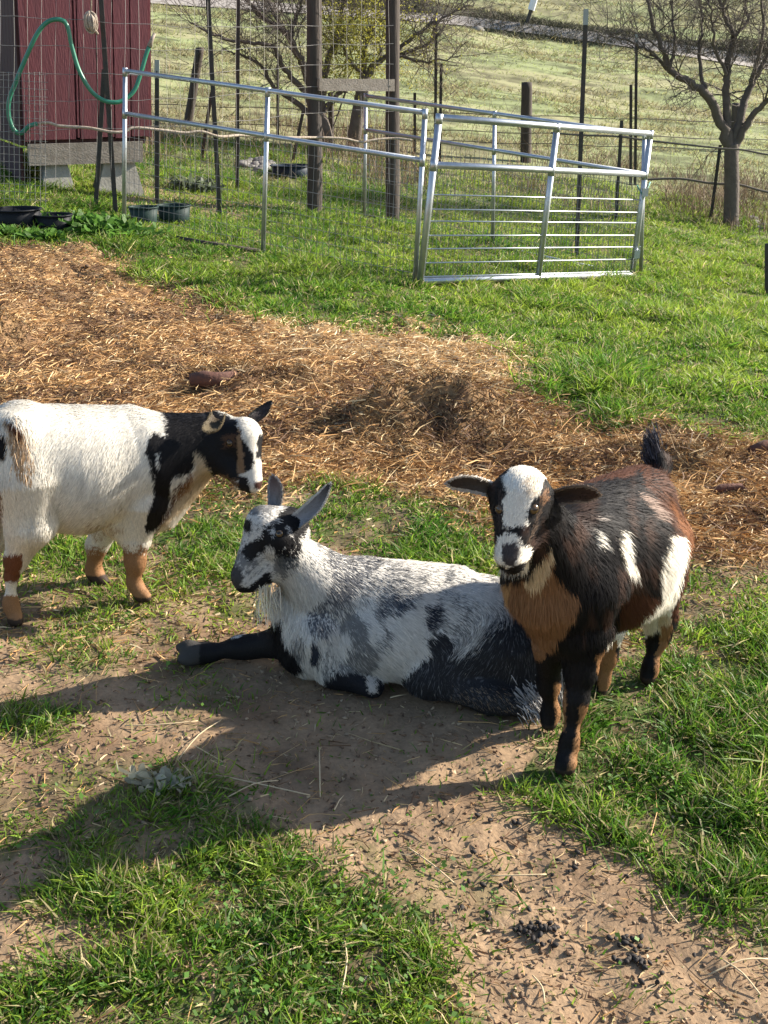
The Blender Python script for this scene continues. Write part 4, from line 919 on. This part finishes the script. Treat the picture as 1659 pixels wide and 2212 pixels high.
rock(G(1030, 66), .32, 'grey block standing beside the dirt road')
m = MB(); b = G(1138, 52); t1 = P(1147, 22, b[1]); m.tube([b, t1], .10, 8); o = empty('marker_post', b, 'white topped marker post leaning beside the far dirt road', 'post'); m.build('stake', M_tpost, o); m = MB(); m.tube([t1, P(1158, -14, b[1])], .17, 8); m.build('white_top', mat('white plastic', (.7, .72, .74), .6), o)
# ---- sticks and wood chunk on the straw
def chunk(pts, r, label, m_=M_wood, name='stick'):
    V = [np.array([*G(x, y)[:2], 0]) for x, y in pts]
    for i, v in enumerate(V): v[2] = height(v[0], v[1]) + (r[i] if hasattr(r, '__len__') else r) * .8
    o = tubeobj(name, V, r, m_, None, 9); tag(o, label, 'wood'); return o
M_bark = mat('reddish bark', (.13, .055, .035), .9, noise=(12, (.05, .025, .02), .8), bump=.6, bscale=50)
chunk([(415,838),(440,840),(470,842),(512,836)], [.035,.042,.04,.022], 'short reddish log lying on the straw', M_bark, 'log')
chunk([(1528,1068),(1560,1063),(1600,1062),(1612,1066)], [.012,.017,.015,.006], 'dark stick lying on the straw at the right', M_bark)
chunk([(1620,985),(1650,980),(1720,976)], [.02,.03,.03], 'dark branch cut off by the right edge above the brown goat', M_bark)
chunk([(382,520),(450,530),(560,546)], [.02,.022,.02], 'dark timber lying in the grass under the left panel', M_wood, 'timber')
# ---- droppings: single pellets
M_pel = mat('dropping', (.022, .016, .013), .8)
def pellet_mesh():
    m = MB(); n, k = 8, 5; V = []
    for i in range(k + 1):
        a = math.pi * i / k
        for j in range(n): b = 2 * math.pi * j / n; V.append((math.sin(a) * math.cos(b) * (.0050 + .0012 * math.sin(3 * b)), math.sin(a) * math.sin(b) * .0055, math.cos(a) * .0075 + .001 * math.sin(2 * b)))
    m.add(V, [(i * n + j, (i + 1) * n + j, (i + 1) * n + (j + 1) % n, i * n + (j + 1) % n) for i in range(k) for j in range(n)]); return m
src = pellet_mesh().build('dropping', M_pel, None, True); tag(src, 'small black goat dropping lying on the bare dirt in front', 'dropping', 'goat droppings scattered on the bare dirt'); first = True
cl = [(1170,2030,60,22,18),(1135,2010,40,18,22),(1190,2010,30,15,10),(1350,2035,60,16,16),(1355,2080,30,14,14),(1380,2090,20,10,10),(1130,1770,150,25,12),(1280,1820,90,40,14),(1200,1900,200,60,20),(1420,2060,60,20,6),(1400,2125,60,40,5),(1060,1980,60,30,6),(950,1770,30,20,3)]
for cx, cy, sx, sy, k in cl:
    k = max(2, int(k * .72))
    for i in range(k):
        px, py = cx + rng.normal() * sx * .5, cy + rng.normal() * sy * .5; q = G(px, py); o = src if first else src.copy()
        if not first: COL.objects.link(o)
        first = False; o.location = (q[0], q[1], float(height(q[0], q[1])) + .006); o.rotation_euler = (rng.random() * 3, rng.random() * 3, rng.random() * 6); s_ = .62 + .35 * rng.random(); o.scale = (s_, s_, s_)
# ============================================================ trees and weeds
M_barkt = mat('tree bark', (.13, .105, .088), .92, noise=(9, (.06, .048, .04), .6), bump=.8, bscale=30)
def tree(label, base, limbs, Y, rt, depth_spread=.8, twigs=26, leaves=None, seed=1, grp=None):
    rg = np.random.default_rng(seed); q0 = G(*base); o = empty('tree', q0, label, 'tree', grp); T = MB(); C = MB(); tips = []
    def to3(pts, dy): return [P(x, y, Y + dy * (i / max(1, len(pts) - 1))) for i, (x, y) in enumerate(pts)]
    tr = limbs[0]; tp = [np.array([*q0[:2], q0[2] - .1])] + to3(tr[0], 0)[1:]; sp = smooth([p for p in tp], 6)
    T.tube(sp, list(np.interp(np.linspace(0, 1, len(sp)), [0, .12, 1], [rt * 1.35, rt * 1.05, rt * .92])), 12); T.build('trunk', M_barkt, o, True)
    def twig(p, d, L, r, lev):
        n = 6; pts = [p]; dd = d / np.linalg.norm(d)
        for i in range(n):
            dd = dd + rg.normal(size=3) * .20 + np.array([0, 0, .05]); dd /= np.linalg.norm(dd); pts.append(pts[-1] + dd * L / n)
        C.tube(pts, [r * (1 - .8 * i / n) for i in range(n + 1)], 5 if lev < 2 else 4, False)
        if lev < 3:
            for k in range(5 if lev < 2 else 3):
                i = rg.integers(1, n); nd = dd + rg.normal(size=3) * .75; twig(pts[i], nd, L * (.5 + .3 * rg.random()), r * .55, lev + 1)
        else: pass
        tips.extend(pts[2:])
    for pts, w0, w1, dy, nt_ in limbs[1:]:
        p3 = to3(pts, dy); sp = smooth(p3, 6); n = len(sp); wob = rg.normal(size=(n, 3)) * .012; wob[0] = 0; sp = [a + b for a, b in zip(sp, wob)]
        C.tube(sp, [.84 * (w0 + (w1 - w0) * (i / (n - 1)) ** .8) for i in range(n)], 9, False)
        for k in range(int(nt_ * 1.5)):
            i = rg.integers(int(n * .25), n); d = sp[min(i + 1, n - 1)] - sp[i - 1]; d = d / np.linalg.norm(d); nd = d * .6 + rg.normal(size=3) * .7 + np.array([0, 0, .35])
            twig(sp[i], nd, .55 + .5 * rg.random(), max(w1 * .5, .006), 1)
    C.build('crown', M_barkt, o, True)
    if leaves:
        n, cents, colr, sz = leaves; B = []
        for (px, py, r, wgt) in cents:
            c = P(px, py, Y); k = int(n * wgt); rad = r * Y / FPX; B.append(c + rg.normal(size=(k, 3)) * rad * np.array([1.1, .9, 1.1]))
        B = np.concatenate(B); B = B[fbm(B[:, 0] + B[:, 1], B[:, 2], 3, 3.5) > .44]; k = len(B)
        D = rg.normal(size=(k, 3)); D /= np.linalg.norm(D, axis=1, keepdims=True); A = rg.normal(size=(k, 3)); sd = np.cross(D, A); sd /= np.linalg.norm(sd, axis=1, keepdims=True)
        L = (sz * (.5 + rg.random(k)))[:, None]; V = np.stack([B, B + D * L * .5 + sd * L * .22, B + D * L, B + D * L * .5 - sd * L * .22], 1).reshape(-1, 3)
        Cc = np.repeat(np.array(colr) * (.5 + .9 * rg.random((k, 1))), 4, 0)
        mesh_np('leaves', V, [np.arange(k * 4).reshape(-1, 4)], M_grass, o, col=Cc)
    return o
c_2 = lambda l: [(777.6 + .5312 * u, .5312 * v) for u, v in l]; c_1 = lambda l: [(.5 * u, .5 * v) for u, v in l]
tr_q = G(1580, 487)
tree('bare dark branching tree at the right behind the fence', (1580,487), [(c_2([(1505,910),(1512,760),(1510,640),(1512,585)]),),
 (c_2([(1503,600),(1440,440),(1370,350),(1280,300),(1235,215),(1190,90),(1165,-40)]), .085, .018, -.3, 12),
 (c_2([(1290,305),(1200,230),(1120,180),(1010,150)]), .035, .008, -.4, 8),
 (c_2([(1498,600),(1488,400),(1500,250),(1520,140),(1480,60),(1450,-60)]), .075, .015, .2, 12),
 (c_2([(1520,600),(1560,430),(1600,320),(1670,210),(1740,60)]), .08, .02, .3, 10),
 (c_2([(1530,590),(1600,465),(1680,390),(1790,300)]), .065, .02, -.3, 8),
 (c_2([(1400,380),(1380,200),(1392,100),(1370,-60)]), .035, .01, .3, 9),
 (c_2([(1518,150),(1572,85),(1560,-60)]), .03, .01, .2, 7),
 (c_2([(1262,265),(1280,150),(1262,-40)]), .03, .009, .2, 8),
 (c_2([(1590,340),(1640,140),(1625,-40)]), .04, .012, -.2, 9),
 (c_2([(1490,300),(1440,180),(1430,60),(1400,-40)]), .03, .009, -.3, 8)], tr_q[1], .095, seed=3)
YL = G(700, 318)[1]
tree('dark many limbed tree with low spreading branches behind the wooden posts', (705,318), [(c_1([(1410,630),(1395,560),(1372,500)]),),
 (c_1([(1370,510),(1330,340),(1290,240),(1240,150),(1130,70),(1040,-30)]), .09, .02, -.5, 16),
 (c_1([(1365,500),(1320,400),(1230,300),(1180,210),(1050,180),(930,155),(820,100)]), .065, .012, -.9, 16),
 (c_1([(1355,510),(1260,430),(1180,370),(1130,290),(1040,235),(960,210)]), .055, .012, -.4, 12),
 (c_1([(1385,520),(1400,330),(1440,200),(1480,60),(1500,-40)]), .08, .02, .4, 14),
 (c_1([(1270,220),(1260,130),(1300,20),(1310,-60)]), .05, .015, .2, 9),
 (c_1([(1400,480),(1470,400),(1500,390)]), .05, .03, .1, 2),
 (c_1([(1250,160),(1180,60),(1150,-30)]), .035, .01, .3, 8),
 (c_1([(1430,230),(1500,120),(1560,40),(1600,-30)]), .035, .01, .3, 9)], YL, .12, seed=8,
 leaves=(5000, [(715,60,40,.25),(735,110,45,.3),(760,60,45,.2),(720,25,35,.15),(745,150,30,.1)], (.42, .40, .07), .034))
YM = G(764, 318)[1] - .3
tree('leaning tree with yellow green new leaves between the two tall wooden posts', (758,322), [(c_1([(1516,640),(1535,560),(1560,420),(1580,330)]),),
 (c_1([(1580,345),(1620,275),(1690,240),(1800,215),(1900,150)]), .07, .02, .3, 14),
 (c_1([(1580,345),(1570,250),(1600,140),(1640,40),(1660,-40)]), .06, .015, .3, 14),
 (c_1([(1690,245),(1820,130),(1950,60),(2050,20)]), .04, .009, .3, 12),
 (c_1([(1700,240),(1850,265),(1990,235)]), .03, .008, -.2, 8),
 (c_1([(1575,330),(1500,250),(1460,160)]), .04, .01, -.3, 8)], YM, .095, seed=5,
 leaves=(7000, [(770,50,45,.2),(782,100,42,.25),(775,150,35,.15),(810,45,40,.15),(880,60,45,.12),(900,110,35,.06),(760,20,40,.15)], (.45, .42, .07), .034))
# broad leaved weeds
def weed(c, r, n, L, colr, label, grp=None):
    B = np.array(c) + rng.normal(size=(n, 3)) * np.array([r * .5, r * .35, .0]); B[:, 2] = height(B[:, 0], B[:, 1]) + rng.random(n) * r * .35
    D = rng.normal(size=(n, 3)) * .8; D[:, 2] = np.abs(D[:, 2]) * .5 + .35; D /= np.linalg.norm(D, axis=1, keepdims=True); A = rng.normal(size=(n, 3)); sd = np.cross(D, A); sd /= np.linalg.norm(sd, axis=1, keepdims=True)
    l = (L * (.5 + rng.random(n)))[:, None]; dn_ = np.array([0, 0, -1.]); V = np.stack([np.tile(np.array([c[0], c[1], float(terrain(c[0], c[1]))]), (n, 1)), B, B + D * l * .3 + sd * l * .20, B + D * l * .7 + sd * l * .2 + dn_ * l * .05, B + D * l + dn_ * l * .22, B + D * l * .7 - sd * l * .2 + dn_ * l * .05, B + D * l * .3 - sd * l * .20], 1).reshape(-1, 3)
    b = np.arange(n)[:, None] * 7 + 1; C = np.repeat(np.array(colr) * (.6 + .7 * rng.random((n, 1))), 6, 0)
    C = np.repeat(C[::6], 7, 0); Fq = np.concatenate([b + np.array([[0, 1, 2, 5]]), b + np.array([[5, 2, 3, 4]])]); Ft = b + np.array([[-1, 0, 0]]); Ft[:, 1] = b[:, 0]; Ft[:, 2] = b[:, 0] + 1; Ft[:, 0] = 0
    o = mesh_np('weed', V, [Fq, Ft], M_grass, col=C); tag(o, label, 'weed', grp); return o
for px, py, r, n, L, lb in ((215,505,.34,420,.075,'big leafy green clump growing right of the black tubs'), (85,518,.16,160,.06,'leafy clump growing in front of the black tubs'), (15,512,.16,120,.06,'leafy weed at the left edge before the larger black tub'), (255,512,.22,200,.06,'leafy clump at the foot of the left panel post')):
    weed(G(px, py), r, n, L, (.10, .21, .035), lb)
weed(G(345,1702), .07, 60, .028, (.42,.40,.30), 'small pale dead leafy plant on the dirt near the tall grass tuft')
weed(G(430,412), .25, 150, .10, (.16,.20,.12), 'grey green spiky plant growing behind the left panel')
# long single straws in the foreground: bent stalks
def stalk(pts, r, label):
    V = []
    for i, (x, y) in enumerate(pts): q = G(x, y); V.append(np.array([q[0], q[1], float(height(q[0], q[1])) + .006 + .01 * (i % 2)]))
    o = tubeobj('straw_stalk', smooth(V, 3), r, M_stalk, None, 5); tag(o, label, 'straw')
M_stalk = mat('dry stalk', (.55, .42, .25), .7)
ST = [([(270,1815-245),(350,1573),(428,1562)], 'long flat straw on the sunny dirt left of the big shadow'),
 ([(384,1642),(430,1600),(480,1560)], 'diagonal straw on the sunny dirt just above the big shadow'),
 ([(430,1672),(540,1700),(670,1722)], 'longest straw crossing the shaded dirt'),
 ([(490,1730),(550,1705),(602,1690)], 'straw crossing the longest one in the shade'),
 ([(690,1622),(691,1670),(692,1725)], 'straw pointing towards the viewer in the shade'),
 ([(880,1832),(930,1875),(985,1912)], 'slanting straw on the bare dirt below the shadow'),
 ([(738,2010),(750,2090),(735,2160)], 'tall bent pale straw standing out of the near grass'),
 ([(1420,1925),(1440,1980),(1465,2000)], 'bent straw on the grass edge at the right'),
 ([(1150,2112),(1170,2150),(1176,2175)], 'short thick straw on the dirt near the bottom'),
 ([(500,2090),(560,2052),(585,2045)], 'stout pale straw lying in the near grass'),
 ([(520,2100),(640,2060),(650,2058)], 'thin straw lying in the near grass'),
 ([(1530,2110),(1600,2092),(1659,2080)], 'curved straw at the lower right corner'),
 ([(1560,2085),(1600,2120),(1640,2160)], 'straw crossing the curved one at the lower right corner'),
 ([(1060,1895),(1120,1898),(1180,1893)], 'level straw beside the droppings')]
for pts, lb in ST: stalk(pts, .0016, lb)
